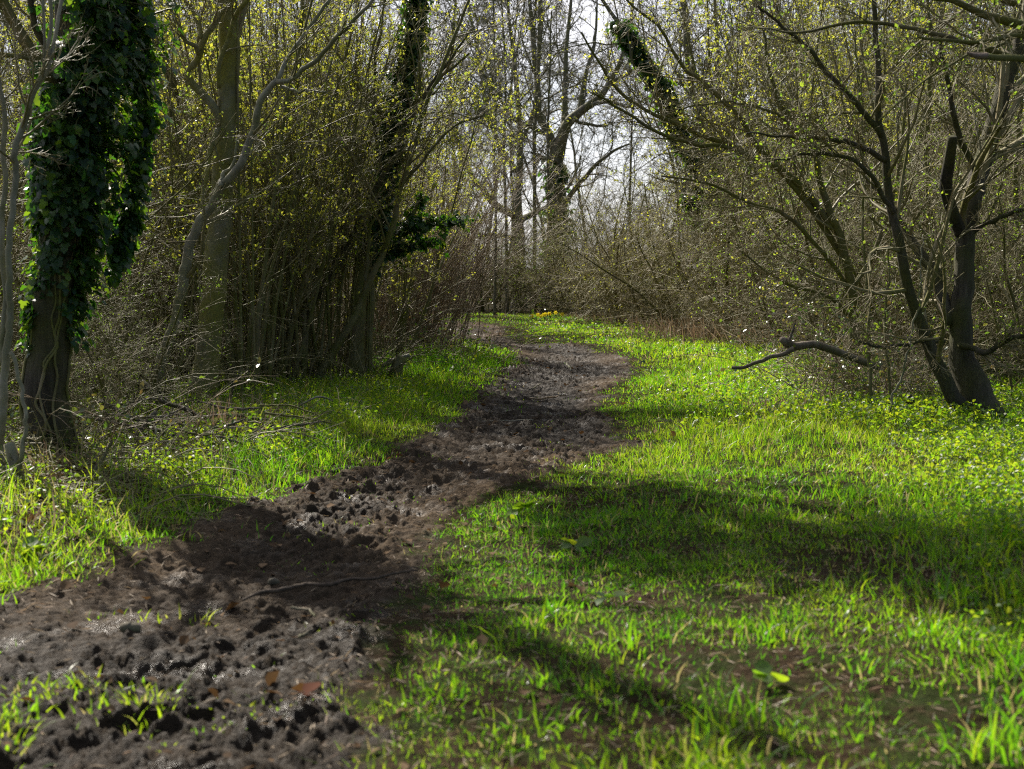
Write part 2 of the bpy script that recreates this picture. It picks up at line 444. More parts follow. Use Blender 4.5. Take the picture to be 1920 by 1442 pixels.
for s_, amp, sdd in ((5.5, .020, 101), (11, .019, 111), (22, .014, 121), (42, .0085, 131)):     # lumps of churned mud
    jx = .35 * (fbm(wx * s_ * 2.2, wy * s_ * 2.2, sdd + 5, 2) - .5); jy = .35 * (fbm(wx * s_ * 2.2 + 9, wy * s_ * 2.2, sdd + 6, 2) - .5)
    f1, fid = worley(wx * s_ + jx, wy * s_ * 1.15 + jy, sdd)
    r_ = .30 + .38 * fid
    clod[nn] += rough * amp * (.4 + fid) * np.sqrt(np.clip(1 - (f1 / r_) ** 2, 0, 1)) * (vnoise(wx * s_ * .5, wy * s_ * .5, sdd + 8) > .36)
H = np.zeros_like(Z).reshape(GX.shape)
hr = np.random.default_rng(77)                                  # hoof prints: a dent with a raised rim
for _ in range(420):
    hy = 2.9 + 19 * hr.random() ** 1.5; hx = hr.uniform(-3.0, 2.4)
    if path_sd(np.array([hx]), np.array([hy]))[0] < .12: continue
    r = hr.uniform(.05, .085); dep = hr.uniform(.010, .030); asp = hr.uniform(.75, 1.3)
    i0, i1 = np.searchsorted(gx, [hx - 3 * r, hx + 3 * r]); j0, j1 = np.searchsorted(gy, [hy - 3 * r, hy + 3 * r])
    dd = np.hypot((GX[j0:j1, i0:i1] - hx) / asp, (GY[j0:j1, i0:i1] - hy) * asp) / r
    dd = dd + .35 * (vnoise(GX[j0:j1, i0:i1] * 22, GY[j0:j1, i0:i1] * 22, 51) - .5)
    H[j0:j1, i0:i1] += -dep * (1 - sstep(.25, 1.1, dd)) + .4 * dep * np.exp(-((dd - 1.3) / .3) ** 2)
Z = Z + mudm * (clod + H.ravel()) + (1 - mudm) * np.where(near, .030 * (fbm(fx * 7, fy * 7, 61, 3) - .5) + .018 * (fbm(fx * 30, fy * 30, 62, 2) - .5), 0)
dry = np.clip(.15 + 1.1 * (fbm(fx * .8, fy * .55, 71, 2) - .5) + .45 * sstep(.45, .05, sd) * sstep(4.8, 5.8, fy) + .25 * sstep(6, 7, fy) * sstep(9.2, 8, fy) + .6 * sstep(24, 27, fy) - .3 * sstep(5.2, 4.2, fy), 0, 1)  # dry edges and far end; the sunlit stretch is painted paler too
nx, ny = len(gx), len(gy)
idx = np.arange(nx * ny).reshape(ny, nx)
quads = np.stack([idx[:-1, :-1], idx[:-1, 1:], idx[1:, 1:], idx[1:, :-1]], axis=-1).reshape(-1, 4)
on_path = sdw[quads].mean(axis=1) > 0
V = np.stack([fx, fy, Z], axis=1)
def sheet(name, sel):
    q = quads[sel]; used = np.unique(q); remap = np.zeros(nx * ny, np.int64); remap[used] = np.arange(len(used))
    o = link(name, mesh_np(name, V[used], [remap[q]], M_SOIL, {'mud': mudm[used], 'dry': dry[used]}))
    o['kind'] = 'structure'; return o
sheet('ground', ~on_path); sheet('path', on_path)
Zg = Z.reshape(ny, nx)
def surf(x, y):
    """height of the finished sheet"""
    i = np.clip(np.searchsorted(gx, x) - 1, 0, nx - 2); j = np.clip(np.searchsorted(gy, y) - 1, 0, ny - 2)
    u = (x - gx[i]) / (gx[i + 1] - gx[i]); v = (y - gy[j]) / (gy[j + 1] - gy[j])
    return (Zg[j, i] * (1 - u) + Zg[j, i + 1] * u) * (1 - v) + (Zg[j + 1, i] * (1 - u) + Zg[j + 1, i + 1] * u) * v
def surf1(x, y): return float(surf(np.array([x]), np.array([y]))[0])

# ------------------------------------------------------------------ grass
def grass_field(x, y):
    """density 0..1 and blade height in metres"""
    s = path_sdw(x, y)
    le, re = left_edge(y), right_edge(y)
    patch = fbm(x * 2.6, y * 2.6, 81, 3)
    patch2 = fbm(x * .9, y * .9, 82, 2)
    dens = sstep(.05, -.12, s)
    hgt = np.full(x.shape, .115)
    # trodden verge right of the mud, short and thin with bare earth between
    trod = sstep(1.9 + .25 * (y - 5), 1.0 + .22 * (y - 5), x) * sstep(9.6, 7.6, y) * (x > -1)
    trod = np.maximum(trod, sstep(.0, -.9, s - .0) * 0 + sstep(-1.0, -.15, s) * (x > 0) * .7)
    bare = sstep(.36, .50, patch)
    dens = dens * (1 - trod + trod * (.20 + .6 * bare))
    hgt = hgt * (1 - .50 * trod)
    nearb = sstep(5.0, 4.3, y) * (x > -.4)
    hgt = hgt * (1 + .55 * nearb * sstep(.45, .65, patch)); dens = dens * (1 - nearb + nearb * (.25 + .75 * sstep(.42, .53, fbm(x * 3.4, y * 3.4, 86, 3))))
    hgt = hgt * (.65 + .75 * patch2)
    lush = sstep(-.3, -.9, s) * (x < 0) * sstep(5, 5.6, y)
    tall = sstep(.50, .62, fbm(x * 3.8, y * 3.8, 87, 3))
    hgt = hgt * (1 - sstep(6.0, 4.6, y) * (x > -.6) * (.58 - .66 * tall)) + .03 * lush - .03 * sstep(1.0, 1.8, x - .22 * (y - 5)) * sstep(5.5, 6.5, y) * sstep(13, 11, y)
    # low turf along the edges of the mud and in the far glade
    hgt = hgt * (.45 + .55 * sstep(-.02, -.5, s))
    hgt = hgt * (1 - .62 * sstep(17, 23, y))
    # thin in the shade of the thickets
    dl = le - x; dr = x - re
    dens = dens * (1 - .90 * sstep(-.35, 1.3, dl) * (.4 + .6 * sstep(.62, .4, patch2)))
    dens = dens * (1 - .80 * sstep(2.4, 6.0, dr))
    dv = verge_edge(y) - x
    dens = dens * (1 - sstep(-.05, .45, dv) * np.where(y < 9.8, .93, .45) * (.8 + .2 * sstep(.6, .45, patch)))
    worn = sstep(.54, .63, fbm(x * 1.5 + 3, y * 1.5, 93, 3)) * sstep(1.9, 1.0, x - .12 * y + .4) * sstep(6.4, 5.0, y) * (x > -.6)   # trampled through to the soil
    dens = dens * (1 - .85 * worn)
    # straggling tufts on the mud in the near left corner
    tuft = (s > -.05) * sstep(.50, .60, patch) * sstep(4.7, 4.1, y) * (x < -.25) * .9 + (s > -.05) * sstep(.70, .76, fbm(x * 3.5, y * 3.5, 85, 2)) * .3
    dens = np.maximum(dens, tuft * 1.0)
    return dens, hgt

def turf_field(x, y):
    d, h = grass_field(x, y)
    s = path_sdw(x, y)
    t = sstep(.03, -.10, s) * (.10 + .90 * sstep(.38, .50, fbm(x * 2.7, y * 2.7, 83, 3))) * (1 - .96 * sstep(-.2, .4, verge_edge(y) - x)) * (1 - .7 * sstep(1.5, 4, x - right_edge(y)))
    t = t * (1 - .8 * sstep(.54, .63, fbm(x * 1.5 + 3, y * 1.5, 93, 3)) * sstep(6.4, 5.0, y))
    return t, .022 + .03 * fbm(x * 2, y * 2, 84, 2)

def grass_bands(bands, rng, field=grass_field):
    g_V, g_Q, g_T, g_A, n0 = [], [], [], [], 0
    for y0, y1, tufts, blades, width, segs in bands:
        xr = lambda y: .40 * y + 2.2
        area = (y1 - y0) * (xr((y0 + y1) / 2) * 2)
        n = int(area * tufts)
        ty = rng.uniform(y0, y1, n); tx = rng.uniform(-1, 1, n) * xr(ty)
        d, h = field(tx, ty)
        k = rng.random(n) < d; tx, ty, h, d = tx[k], ty[k], h[k], d[k]
        hj = h * rng.uniform(.65, 1.35, len(h)); tl = rng.random(len(h))
        lean = rng.normal(0, .18, (len(h), 2))
        m = blades
        X = np.repeat(tx, m); Y = np.repeat(ty, m); Hh = np.repeat(hj, m) * rng.uniform(.3, 1.3, len(X))
        sp = .035 + .012 * width / .004
        off = rng.normal(0, sp, (len(X), 2))
        X = X + off[:, 0]; Y = Y + off[:, 1]
        k = (path_sdw(X, Y) < .08) | np.repeat(path_sdw(tx, ty) > 0, m); X, Y, Hh, off = X[k], Y[k], Hh[k], off[k]
        ln = np.repeat(lean, m, axis=0)[k] + off * 5.5 + rng.normal(0, .38, (len(X), 2))
        tint = np.clip(np.repeat(tl, m)[k] * .40 + rng.random(len(X)) * .40 + .7 * (fbm(X * .8, Y * .8, 88, 3) - .5), 0, .86)
        tint[rng.random(len(X)) < .09] = 1.0
        Zb = surf(X, Y) - .01
        a = rng.uniform(0, 2 * np.pi, len(X)); wv = np.stack([np.cos(a), np.sin(a), np.zeros_like(a)], 1) * (width * rng.uniform(.6, 1.4, len(X)))[:, None] * .5
        B = np.stack([X, Y, Zb], 1); ln3 = np.concatenate([ln, np.zeros((len(ln), 1))], 1)
        lens = np.linalg.norm(ln, axis=1)
        lv = []
        ts = np.linspace(0, 1, segs + 1)
        for t in ts:
            c = B + ln3 * (Hh * t ** 1.8)[:, None] * .9 + np.array([0, 0, 1]) * (Hh * (t - .32 * np.clip(lens, 0, 1.4) * t ** 2.2))[:, None]
            w = (1 - t ** 2.2) * (1 if t > 0 else .7)
            if t < 1: lv += [c - wv * w, c + wv * w]
            else: lv += [c]
        Vv = np.stack(lv, 1); kk = Vv.shape[1]
        b = np.arange(len(X))[:, None] * kk + n0
        for s in range(segs - 1):
            g_Q.append(np.concatenate([b + 2 * s, b + 2 * s + 1, b + 2 * s + 3, b + 2 * s + 2], 1))
        s = segs - 1
        g_T.append(np.concatenate([b + 2 * s, b + 2 * s + 1, b + 2 * s + 2], 1))
        g_V.append(Vv.reshape(-1, 3)); g_A.append(np.repeat(tint, kk)); n0 += len(X) * kk
    return np.concatenate(g_V), [np.concatenate(g_Q) if g_Q else np.zeros((0, 4), int), np.concatenate(g_T)], np.concatenate(g_A)

gV, gF, gA = grass_bands([(2.4, 5.2, 330, 13, .0068, 3), (5.2, 8, 330, 10, .0056, 3), (8, 12, 260, 8, .0055, 2), (12, 18, 170, 8, .008, 2), (18, 33, 85, 8, .013, 2)], np.random.default_rng(5))
sV, sF, sA = grass_bands([(2.4, 5.0, 640, 12, .0060, 1), (5.0, 8.5, 520, 12, .0055, 1), (8.5, 14, 230, 12, .008, 1)], np.random.default_rng(6), turf_field)   # the short sward between the blades
gF = [gF[0], np.concatenate([gF[1], sF[1] + len(gV)])]; gV = np.concatenate([gV, sV]); gA = np.concatenate([gA, sA])
go = link('grass', mesh_np('grass', gV, gF, M_GRASS, {'tint': gA})); go['kind'] = 'stuff'
tag(go, 'bright backlit green grass on both verges of the muddy path', 'grass')

def scatter(n, y0, y1, fn, rng, xr=lambda y: .40 * y + 2.0):
    y = rng.uniform(y0, y1, n); x = rng.uniform(-1, 1, n) * xr(y)
    k = rng.random(n) < fn(x, y)
    return x[k], y[k]

def herb_density(x, y):
    s = path_sdw(x, y)
    d = sstep(-.25, -.7, s) * (.25 + .75 * sstep(.36, .54, fbm(x * 1.7, y * 1.7, 91, 2)))
    d = d * (.25 + .75 * sstep(1.0, 2.0, x - .08 * y)) * (x > 0) + d * .45 * (x <= 0) * sstep(5, 7, y)
    d = d * np.where(x > 0, np.where(y < 9.5, sstep(1.3, 2.0, x - .22 * (y - 5)), 1), 1)
    return d * (1 - .8 * sstep(1, 3, x - right_edge(y))) * (1 - .8 * sstep(.5, 2, left_edge(y) - x))
hr = np.random.default_rng(15)
hg = Geo()
for n, y0, y1, sz, up in ((150000, 4, 9, .023, .12), (130000, 9, 14, .027, .13), (70000, 14, 30, .042, .10)):
    x, y = scatter(n, y0, y1, herb_density, hr)
    z = surf(x, y) + hr.uniform(.015, up, len(x))
    nn_ = hr.normal(0, .75, (len(x), 3)) + np.array([0, 0, 1.0])
    hg.leaves(np.stack([x, y, z], 1), nn_, hr.normal(size=(len(x), 3)), sz * hr.uniform(.6, 1.4, len(x)), OVAL, hr)
ho = link('ground_cover_leaves', hg.mesh('ground_cover_leaves', M_HERB)); ho['kind'] = 'stuff'
tag(ho, 'low broad shiny green leaves mixed into the grass beside the path', 'ground cover')

def litter_density(x, y):
    s = path_sdw(x, y)
    return np.maximum(.9 * sstep(0, .6, verge_edge(y) - x), .9 * sstep(.5, 2, x - right_edge(y))) + .05 * (s > -.6)
lg = Geo()
x, y = scatter(70000, 3, 26, litter_density, hr, lambda y: .42 * y + 2)
lg.leaves(np.stack([x, y, surf(x, y) + .012], 1), hr.normal(0, .5, (len(x), 3)) + np.array([0, 0, 1.0]), hr.normal(size=(len(x), 3)), .045 * hr.uniform(.4, 1.4, len(x)), OVAL, hr)
lo = link('leaf_litter', lg.mesh('leaf_litter', M_LITTER)); lo['kind'] = 'stuff'
tag(lo, 'dead brown leaves lying under the thickets and along the path', 'leaf litter')

# ------------------------------------------------------------------ traced trees
def tr(pts, D, D1=None, rng=None):
    """points along a branch at a chosen distance from the viewpoint, never below the ground"""
    n = len(pts); out = []
    for i, (px, py) in enumerate(pts):
        d = D if D1 is None else D + (D1 - D) * i / max(n - 1, 1)
        p = at(px, py, d)
        z0 = gz1(p[0], p[1])
        if p[2] < z0 - .02: p[2] = z0 - .02
        out.append(p)
    return np.array(out)

def limb_line(pts, D, w, D1=None, K=24, rng=None, jit=.0):
    P = tr(pts, D, D1)
    w = np.interp(np.linspace(0, 1, len(P)), np.linspace(0, 1, len(w)), w)
    r = w * .5 * P[:, 1] / F
    L = smooth_line(np.column_stack([P, r]), K, rng, jit)
    return L[:, :3], np.maximum(L[:, 3], .001)

def twigs_from(lines, rng, levels, rmin=.0024):
    """grow successive twig levels from a list of (P,R) limbs; returns the levels"""
    K = 20
    P = np.stack([smooth_line(np.column_stack([p, r]), K)[:, :3] for p, r in lines])
    R = np.stack([smooth_line(np.column_stack([p, r]), K)[:, 3] for p, r in lines])
    out = []
    for lv in levels:
        P, R = spawn(rng, P, R, **{'rmin': rmin, **lv})
        out.append((P, R))
    return out

def traced_tree(name, label, cat, trunk, limbs, seed, mats, levels=None, leaf=None, group=None, sides=14, rough=.10, flare=.5, hidden_limbs=()):
    """trunk = (pts, D, w, D1); limbs = [(pts, D, w, D1), ...]"""
    rng = np.random.default_rng(seed)
    mt, mw, ml = mats
    pts, D, w, D1 = trunk
    P, R = limb_line(pts, D, w, D1, 64, rng, .012)
    base = P[0].copy(); base[2] = surf1(base[0], base[1])
    P[0, 2] = min(P[0, 2], base[2]) - .06
    R = R * (1 + flare * np.exp(-np.maximum(P[:, 2] - base[2], 0) / .14))
    t = thing(name, label, cat, base, group)
    g = Geo().tubes(P, R, sides, rough, seed, True)
    link('trunk', g.mesh('trunk', mt, base), t)
    lines = [(P[16:], R[16:])]
    for lb in limbs:
        p, r = limb_line(lb[0], lb[1], lb[2], lb[3] if len(lb) > 3 else None, 28, rng, .012)
        link('limb', Geo().tubes(p, r, 9, .10, seed + 3, True).mesh('limb', mt, base), t)
        lines.append((p, r))
    for lb in hidden_limbs: lines.append(lb)
    if levels:
        lv = twigs_from(lines, rng, levels)
        g = Geo()
        for k, (p, r) in enumerate(lv): g.tubes(p, r, 5 if k == 0 else 3)
        c = link('crown', g.mesh('crown', mw, base), t)
        if leaf:
            g = Geo()
            for p, r in lv[-2:]: put_leaves(g, rng, p, 3, leaf['size'], leaf.get('tmpl', BUD), leaf.get('keep', 1) * .45, .7)
            link('leaves', g.mesh('leaves', ml, base), c)
    lines[0] = (P, R)
    return t, base, lines

def ivy_on(t, base, P, R, seed, n, reach, size=.06, droop=-.10, dense=1.0, side=None, lo=0.0, hi=1.0, per=9, wrap_stems=8, gaps=.42, profile=None, fade=None):
    """leafy ivy shoots standing off a stem"""
    rng = np.random.default_rng(seed)
    g = Geo(); K = len(P)
    f = rng.uniform(lo, hi, n) * (K - 1.01); i = f.astype(int); w = (f - i)[:, None]
    c = P[i] * (1 - w) + P[i + 1] * w
    rr = R[i]
    az = rng.uniform(0, 2 * np.pi, n)
    k = fbm(az * 1.1 + 3, f / K * 14, seed, 2) > gaps
    if fade is not None: k &= rng.random(n) < sstep(fade[0], fade[1], c[:, 2] - base[2] + .3 * np.sin(az * 2 + 1))
    az, c, rr, f = az[k], c[k], rr[k], f[k]; n = len(az)
    out = np.stack([np.cos(az), np.sin(az), np.zeros(n)], 1)
    L = reach * rng.uniform(.15, 1.0, n) ** 1.3
    if profile is not None: L = L * np.interp(c[:, 2] - base[2], *profile)
    if side is not None:
        L = L * (1 + side[1] * np.clip(out @ np.asarray(side[0]), -.6, 1))
    c = c + out * rr[:, None] * .9
    Kp = 6; S = np.zeros((n, Kp, 3)); S[:, 0] = c; d = unit(out + np.array([0, 0, .35]) + rng.normal(0, .35, (n, 3)))
    for q in range(1, Kp):
        d = unit(d + rng.normal(0, .22, d.shape) + np.array([0, 0, droop]))
        S[:, q] = S[:, q - 1] + d * (L / (Kp - 1))[:, None]
    g2 = Geo().tubes(S, np.full((n, Kp), .0022), 3)
    if wrap_stems:
        for q in range(wrap_stems):                                 # stems climbing the bark
            th = rng.uniform(0, 6.28) + np.cumsum(rng.normal(0, .16, K)); rs = rng.uniform(.006, .013)
            W = P + np.stack([np.cos(th), np.sin(th), np.zeros(K)], 1) * (R * 1.02)[:, None]
            W[0, 2] = min(W[0, 2], base[2]); kz = int(K * rng.uniform(.2, .6)); W = smooth_line(W[:kz + 4], K)
            g2.tubes(W, np.full(K, rs) * np.linspace(1, .5, K), 6)
    v = link('ivy', g2.mesh('ivy', M_HAZEL, base), t)
    cc, dd = leaf_points(rng, S, per, .05)
    cc = cc + rng.normal(0, .025, cc.shape)
    oo = np.repeat(out, per, 0)
    nrm = oo * .8 + np.array([0, 0, .55]) + rng.normal(0, .5, cc.shape)
    u = np.array([0, 0, -1.0]) + dd * .5 + rng.normal(0, .4, cc.shape)
    g.leaves(cc, nrm, u, size * rng.uniform(.55, 1.35, len(cc)), IVY, rng)
    link('leaves', g.mesh('leaves', M_IVY, base), v)

L_FINE = [dict(n=7, t0=.1, t1=.98, ang=.75, length=.42, ratio=.45, K=8, wig=.14, trop=(0, 0, .05), shrink=.45),
          dict(n=6, t0=.2, t1=1, ang=.7, length=.5, ratio=.55, K=6, wig=.16, shrink=.4),
          dict(n=4, t0=.2, t1=1, ang=.7, length=.5, ratio=.6, K=4, wig=.18, shrink=.3)]

# --- ivy-clad tree near the left edge
IVT = ([(88, 872), (87, 780), (89, 700), (97, 610), (108, 480), (122, 330), (134, 160), (141, 0), (150, -260), (160, -560), (150, -900)], 8.5, [86, 84, 80, 76, 72, 68, 64, 62, 58, 54, 40], None)
t, b, ls = traced_tree('ivy_clad_tree', 'thick upright trunk wrapped in dark glossy ivy, nearest the left edge', 'tree', IVT,
    [([(134, 150), (170, 60), (215, -60), (260, -200)], 8.5, [22, 18, 14, 8], 8.9), ([(128, 240), (95, 130), (60, 20), (20, -120)], 8.5, [18, 14, 12, 8], 8.2),
     ([(142, -60), (200, -200), (270, -350), (300, -520)], 8.5, [40, 36, 28, 14], 9.2), ([(150, -260), (90, -380), (20, -500)], 8.5, [36, 26, 14], 8.0)],
    101, (M_OAK, M_TWIG, M_IVY), [dict(L_FINE[0], n=5), dict(L_FINE[1], n=5), dict(L_FINE[2], n=3)], None, rough=.14, flare=.35)
ivy_on(t, b, *ls[0], 201, 3000, .48, .050, -.16, side=((.9, -.1, 0), .75), lo=.13, hi=.72, per=11, gaps=.47, profile=([.7, 1.3, 2.0, 2.7, 3.5, 4.6], [.20, .36, .60, .88, .75, .0]), fade=(.55, 1.7))
ivy_on(t, b, *limb_line([(235, -60), (262, 60), (268, 180), (262, 300), (240, 420), (215, 520)], 8.7, [4, 4, 3, 2], 8.6, 30), 202, 300, .27, .050, -.12, per=8, wrap_stems=0, gaps=.42, profile=([1.1, 1.8, 2.6], [.2, .6, 1.0]))
P_, R_ = limb_line([(88, 872), (87, 780), (89, 700), (97, 610)], 8.5, [86, 84, 80, 76], None, 20)
rng = np.random.default_rng(7)

# --- grey-barked tree
GRT = ([(372, 778), (383, 700), (392, 620), (405, 480), (418, 370), (427, 240), (430, 120), (428, 0), (420, -160), (425, -340), (440, -560), (450, -800), (440, -1060), (430, -1300)], 11.8, [52, 47, 45, 45, 40, 38, 37, 36, 34, 30, 26, 22, 14, 6], None)
t, b, ls = traced_tree('grey_barked_tree', 'tall pale grey trunk with knotted bark standing right of the ivy-clad tree', 'tree', GRT,
    [([(416, 235), (400, 200), (373, 167), (355, 140), (358, 123), (373, 103), (384, 73), (403, 43), (414, 20), (433, 8), (445, -60), (470, -160)], 11.75, [16, 15, 14, 12, 12, 11, 10, 9, 8], 11.5),
     ([(372, 100), (370, 90), (350, 77), (333, 43), (320, 10), (300, -60)], 11.6, [9, 8, 7, 6], 11.3),
     ([(378, 72), (370, 35), (348, 0), (330, -60)], 11.6, [8, 7, 6, 4], 11.8),
     ([(408, 240), (392, 285), (386, 330), (376, 390), (370, 440)], 11.7, [9, 9, 8, 6], 11.3),
     ([(411, 165), (413, 117), (431, 67), (444, 27), (465, 0), (500, -70), (540, -200)], 11.55, [8, 8, 9, 9, 8, 7, 5], 11.2),
     ([(428, -20), (455, -110), (520, -230), (600, -330), (680, -420)], 11.8, [26, 22, 18, 14, 8], 11.0),
     ([(424, -120), (370, -230), (300, -330), (220, -420)], 11.8, [24, 18, 14, 8], 12.4),
     ([(422, -240), (500, -360), (590, -470), (650, -560)], 11.8, [20, 16, 12, 6], 12.6)],
    102, (M_GREY, M_TWIG, M_YOUNG), [dict(L_FINE[0], n=6), dict(L_FINE[1], n=6), dict(L_FINE[2], n=4)], dict(per=1, size=.03, keep=.35), rough=.08)

P, R = limb_line([(428, -360), (375, -470), (315, -570), (260, -680), (220, -780)], 11.8, [20, 16, 12, 8, 4], 11.8, 30)
ivy_on(t, b, P, R, 205, 900, .66, .07, -.08, per=11, wrap_stems=0, gaps=.30)  # unseen leafy mass added left of the trunk to widen the turf shadow
P, R = limb_line([(444, -690), (450, -860), (440, -1060), (430, -1300)], 11.8, [26, 22, 14, 6], None, 40)
ivy_on(t, b, P, R, 203, 2600, 1.0, .075, -.08, per=11, wrap_stems=2, gaps=.30, side=((.8, -.3, 0), .3))  # ivy crown added above the frame to cast the broad foreground shadow
P, R = limb_line([(447, -760), (510, -850), (600, -930), (700, -980)], 11.8, [14, 10, 8, 4], 11.2, 24)
ivy_on(t, b, P, R, 204, 900, .72, .07, -.08, per=10, wrap_stems=0, gaps=.34)  # more added ivy, out of view, filling the shadow's right side

# --- slender leaning stem crossing in front of the grey trunk
t, b, ls = traced_tree('leaning_sapling', 'slender smooth grey stem leaning right across the grey trunk and forking beyond it', 'tree',
    ([(285, 742), (300, 680), (333, 587), (353, 473), (393, 387), (414, 350), (440, 325), (462, 280), (478, 235), (488, 190), (503, 164), (520, 152)], 11.3, [24, 22, 20, 19, 17, 16, 16, 15, 14, 13, 12, 11], 11.0),
    [([(519, 153), (545, 147), (575, 130), (605, 100), (625, 75), (642, 57), (690, 10), (740, -60)], 11.0, [10, 9, 9, 8, 8, 7, 5], 10.7),
     ([(521, 152), (540, 110), (575, 60), (615, 2), (650, -70)], 11.0, [9, 8, 7, 6, 4], 11.3),
     ([(527, 163), (550, 168), (572, 171), (612, 173)], 11.0, [6, 5, 4, 3], 10.8),
     ([(413, 350), (417, 328), (436, 308), (448, 252)], 11.1, [9, 8, 6, 4], 11.3)],
    103, (M_PALE, M_TWIG, M_YOUNG), [dict(L_FINE[0], n=4), dict(L_FINE[1], n=4), dict(L_FINE[2], n=3)], dict(per=1, size=.026, keep=.3), sides=10, flare=.3)

# --- two pale stems at the very edge
t, b, ls = traced_tree('pale_stemmed_sapling', 'pale twin-stemmed sapling at the left edge in front of the ivy', 'tree',
    ([(-2, 905), (0, 800), (9, 690), (17, 560), (18, 480), (21, 400), (26, 300), (33, 260), (50, 213), (67, 167), (87, 137), (96, 112)], 7.7, [17, 16, 15, 13, 12, 12, 12, 12, 12, 11, 10, 10], 7.6),
    [([(9, 690), (8, 580), (7, 480), (6, 400), (7, 320), (8, 250), (5, 190), (-2, 150), (-20, 80)], 7.7, [13, 11, 10, 10, 10, 10, 9, 8, 6], 7.8),
     ([(80, 145), (80, 80), (82, 0), (85, -100), (70, -400), (40, -620)], 7.6, [5, 5, 5, 4, 3, 2], 7.4), ([(93, 115), (90, 87), (97, 60), (101, 0), (110, -130), (150, -420), (200, -700)], 7.6, [9, 8, 7, 7, 7, 5, 3], 7.6), ([(96, 112), (110, 60), (116, 0), (130, -120), (120, -460), (90, -760)], 7.6, [8, 7, 7, 7, 5, 3], 7.9),
     ([(19, 660), (32, 690), (43, 733), (48, 787), (43, 863), (36, 895)], 7.65, [8, 8, 8, 8, 9, 9], 7.5)],
    104, (M_PALE, M_TWIG, M_YOUNG), [dict(L_FINE[0], n=9, t0=.62, length=.36), dict(L_FINE[1], n=6), dict(L_FINE[2], n=4)], None, sides=10, flare=.2)  # upper stems extended out of view, with dense twigs, to shade the near mud

# --- dark trunk behind
t, b, ls = traced_tree('dark_leaning_tree', 'thin dark kinked trunk seen between the ivy and the grey trunk', 'tree',
    ([(345, 735), (352, 600), (350, 480), (346, 400), (344, 333), (337, 283), (328, 233), (325, 170), (312, 120), (293, 80), (270, 10), (250, -100)], 13.6, [24, 22, 22, 21, 20, 19, 18, 17, 16, 14, 12, 6], None),
    [([(337, 290), (355, 250), (380, 200), (410, 160)], 13.6, [9, 8, 6, 4], 13.9), ([(345, 340), (310, 270), (270, 220), (235, 190)], 13.6, [9, 8, 6, 4], 13.2)],
    105, (M_OAK, M_TWIG, M_YOUNG), [dict(L_FINE[0], n=9), dict(L_FINE[1], n=6), dict(L_FINE[2], n=4)], dict(per=1, size=.034, keep=.6))

# --- ivy-clad leaning tree in the middle of the left thicket
t, b, ls = traced_tree('ivy_clad_tree', 'slim trunk leaning right, sleeved in dark ivy, in the middle of the left thicket', 'tree',
    ([(664, 722), (667, 640), (673, 560), (686, 470), (706, 425), (721, 367), (731, 300), (743, 217), (752, 177), (768, 110), (773, 60), (785, 0), (800, -120), (815, -260)], 14.6, [34, 32, 30, 27, 24, 22, 21, 20, 19, 18, 16, 14, 10, 5], None),
    [([(690, 455), (672, 380), (662, 280), (668, 150), (680, 20)], 14.6, [13, 12, 10, 8, 5], 15.2), ([(731, 300), (770, 220), (820, 150), (880, 100)], 14.6, [10, 8, 6, 4], 14.0)],
    106, (M_HAZEL, M_TWIG, M_YOUNG), [dict(L_FINE[0], n=8), dict(L_FINE[1], n=6), dict(L_FINE[2], n=4)], dict(per=1, size=.034, keep=.6))
P, R = limb_line([(686, 470), (706, 425), (721, 367), (731, 300), (743, 217), (752, 177), (768, 110), (773, 60), (785, 0), (800, -120)], 14.55, [24, 22, 20, 18, 14], None, 40)
ivy_on(t, b, P, R, 206, 700, .13, .055, -.05, per=7, wrap_stems=3, gaps=.25)
for q, (pts, n_, re_) in enumerate([([(684, 500), (705, 462), (745, 436), (800, 418), (866, 412)], 150, .20), ([(680, 520), (712, 486), (760, 462), (815, 452)], 90, .18), ([(745, 436), (775, 400), (790, 360)], 30, .12)]):
    P, R = limb_line(pts, 14.7, [12, 10, 7, 4], 14.9, 20)
    link('limb', Geo().tubes(P, R, 7).mesh('limb', M_HAZEL, b), t)
    ivy_on(t, b, P, R, 207 + q * 30, n_, re_, .05, -.14, per=8, wrap_stems=0, gaps=.40, lo=.12)

# --- diagonal stems of the left thicket
def lean(label, trunk, limbs, seed, mat=M_HAZEL, name='leaning_stem_tree', per=.5, n=(9, 7, 4)):
    return traced_tree(name, label, 'tree', trunk, limbs, seed, (mat, M_TWIG, M_YOUNG),
        [dict(L_FINE[0], n=n[0]), dict(L_FINE[1], n=n[1]), dict(L_FINE[2], n=n[2])], dict(per=1, size=.034, keep=per), sides=10, flare=.3)
lean('long bare stem leaning steeply right in front of the ivy-sleeved trunk',
     ([(591, 730), (615, 673), (657, 604), (683, 551), (707, 497), (725, 458), (743, 399), (752, 348), (775, 280), (800, 200), (835, 110), (870, 20), (900, -60)], 14.0, [18, 16, 15, 14, 12, 11, 10, 9, 8, 7, 6, 5, 3], 13.4),
     [([(683, 551), (690, 470), (697, 420), (720, 370)], 13.9, [7, 6, 5, 4], 13.6), ([(752, 348), (800, 290), (850, 240), (910, 210)], 13.7, [6, 5, 4, 3], 13.4)], 107)
lean('dark stem leaning right, its foot left of the long bare stem',
     ([(530, 735), (534, 660), (561, 598), (597, 551), (624, 515), (645, 479), (669, 428), (683, 390), (707, 348), (719, 328), (752, 268), (790, 190), (840, 115), (890, 50)], 14.4, [22, 20, 18, 17, 16, 15, 13, 12, 11, 10, 8, 7, 5, 3], 14.2),
     [([(624, 515), (640, 440), (650, 340), (655, 220), (670, 60)], 14.4, [9, 8, 7, 6, 4], 14.9), ([(719, 328), (700, 230), (705, 120), (720, 0)], 14.3, [7, 6, 5, 4], 14.7)], 108, M_OAK)
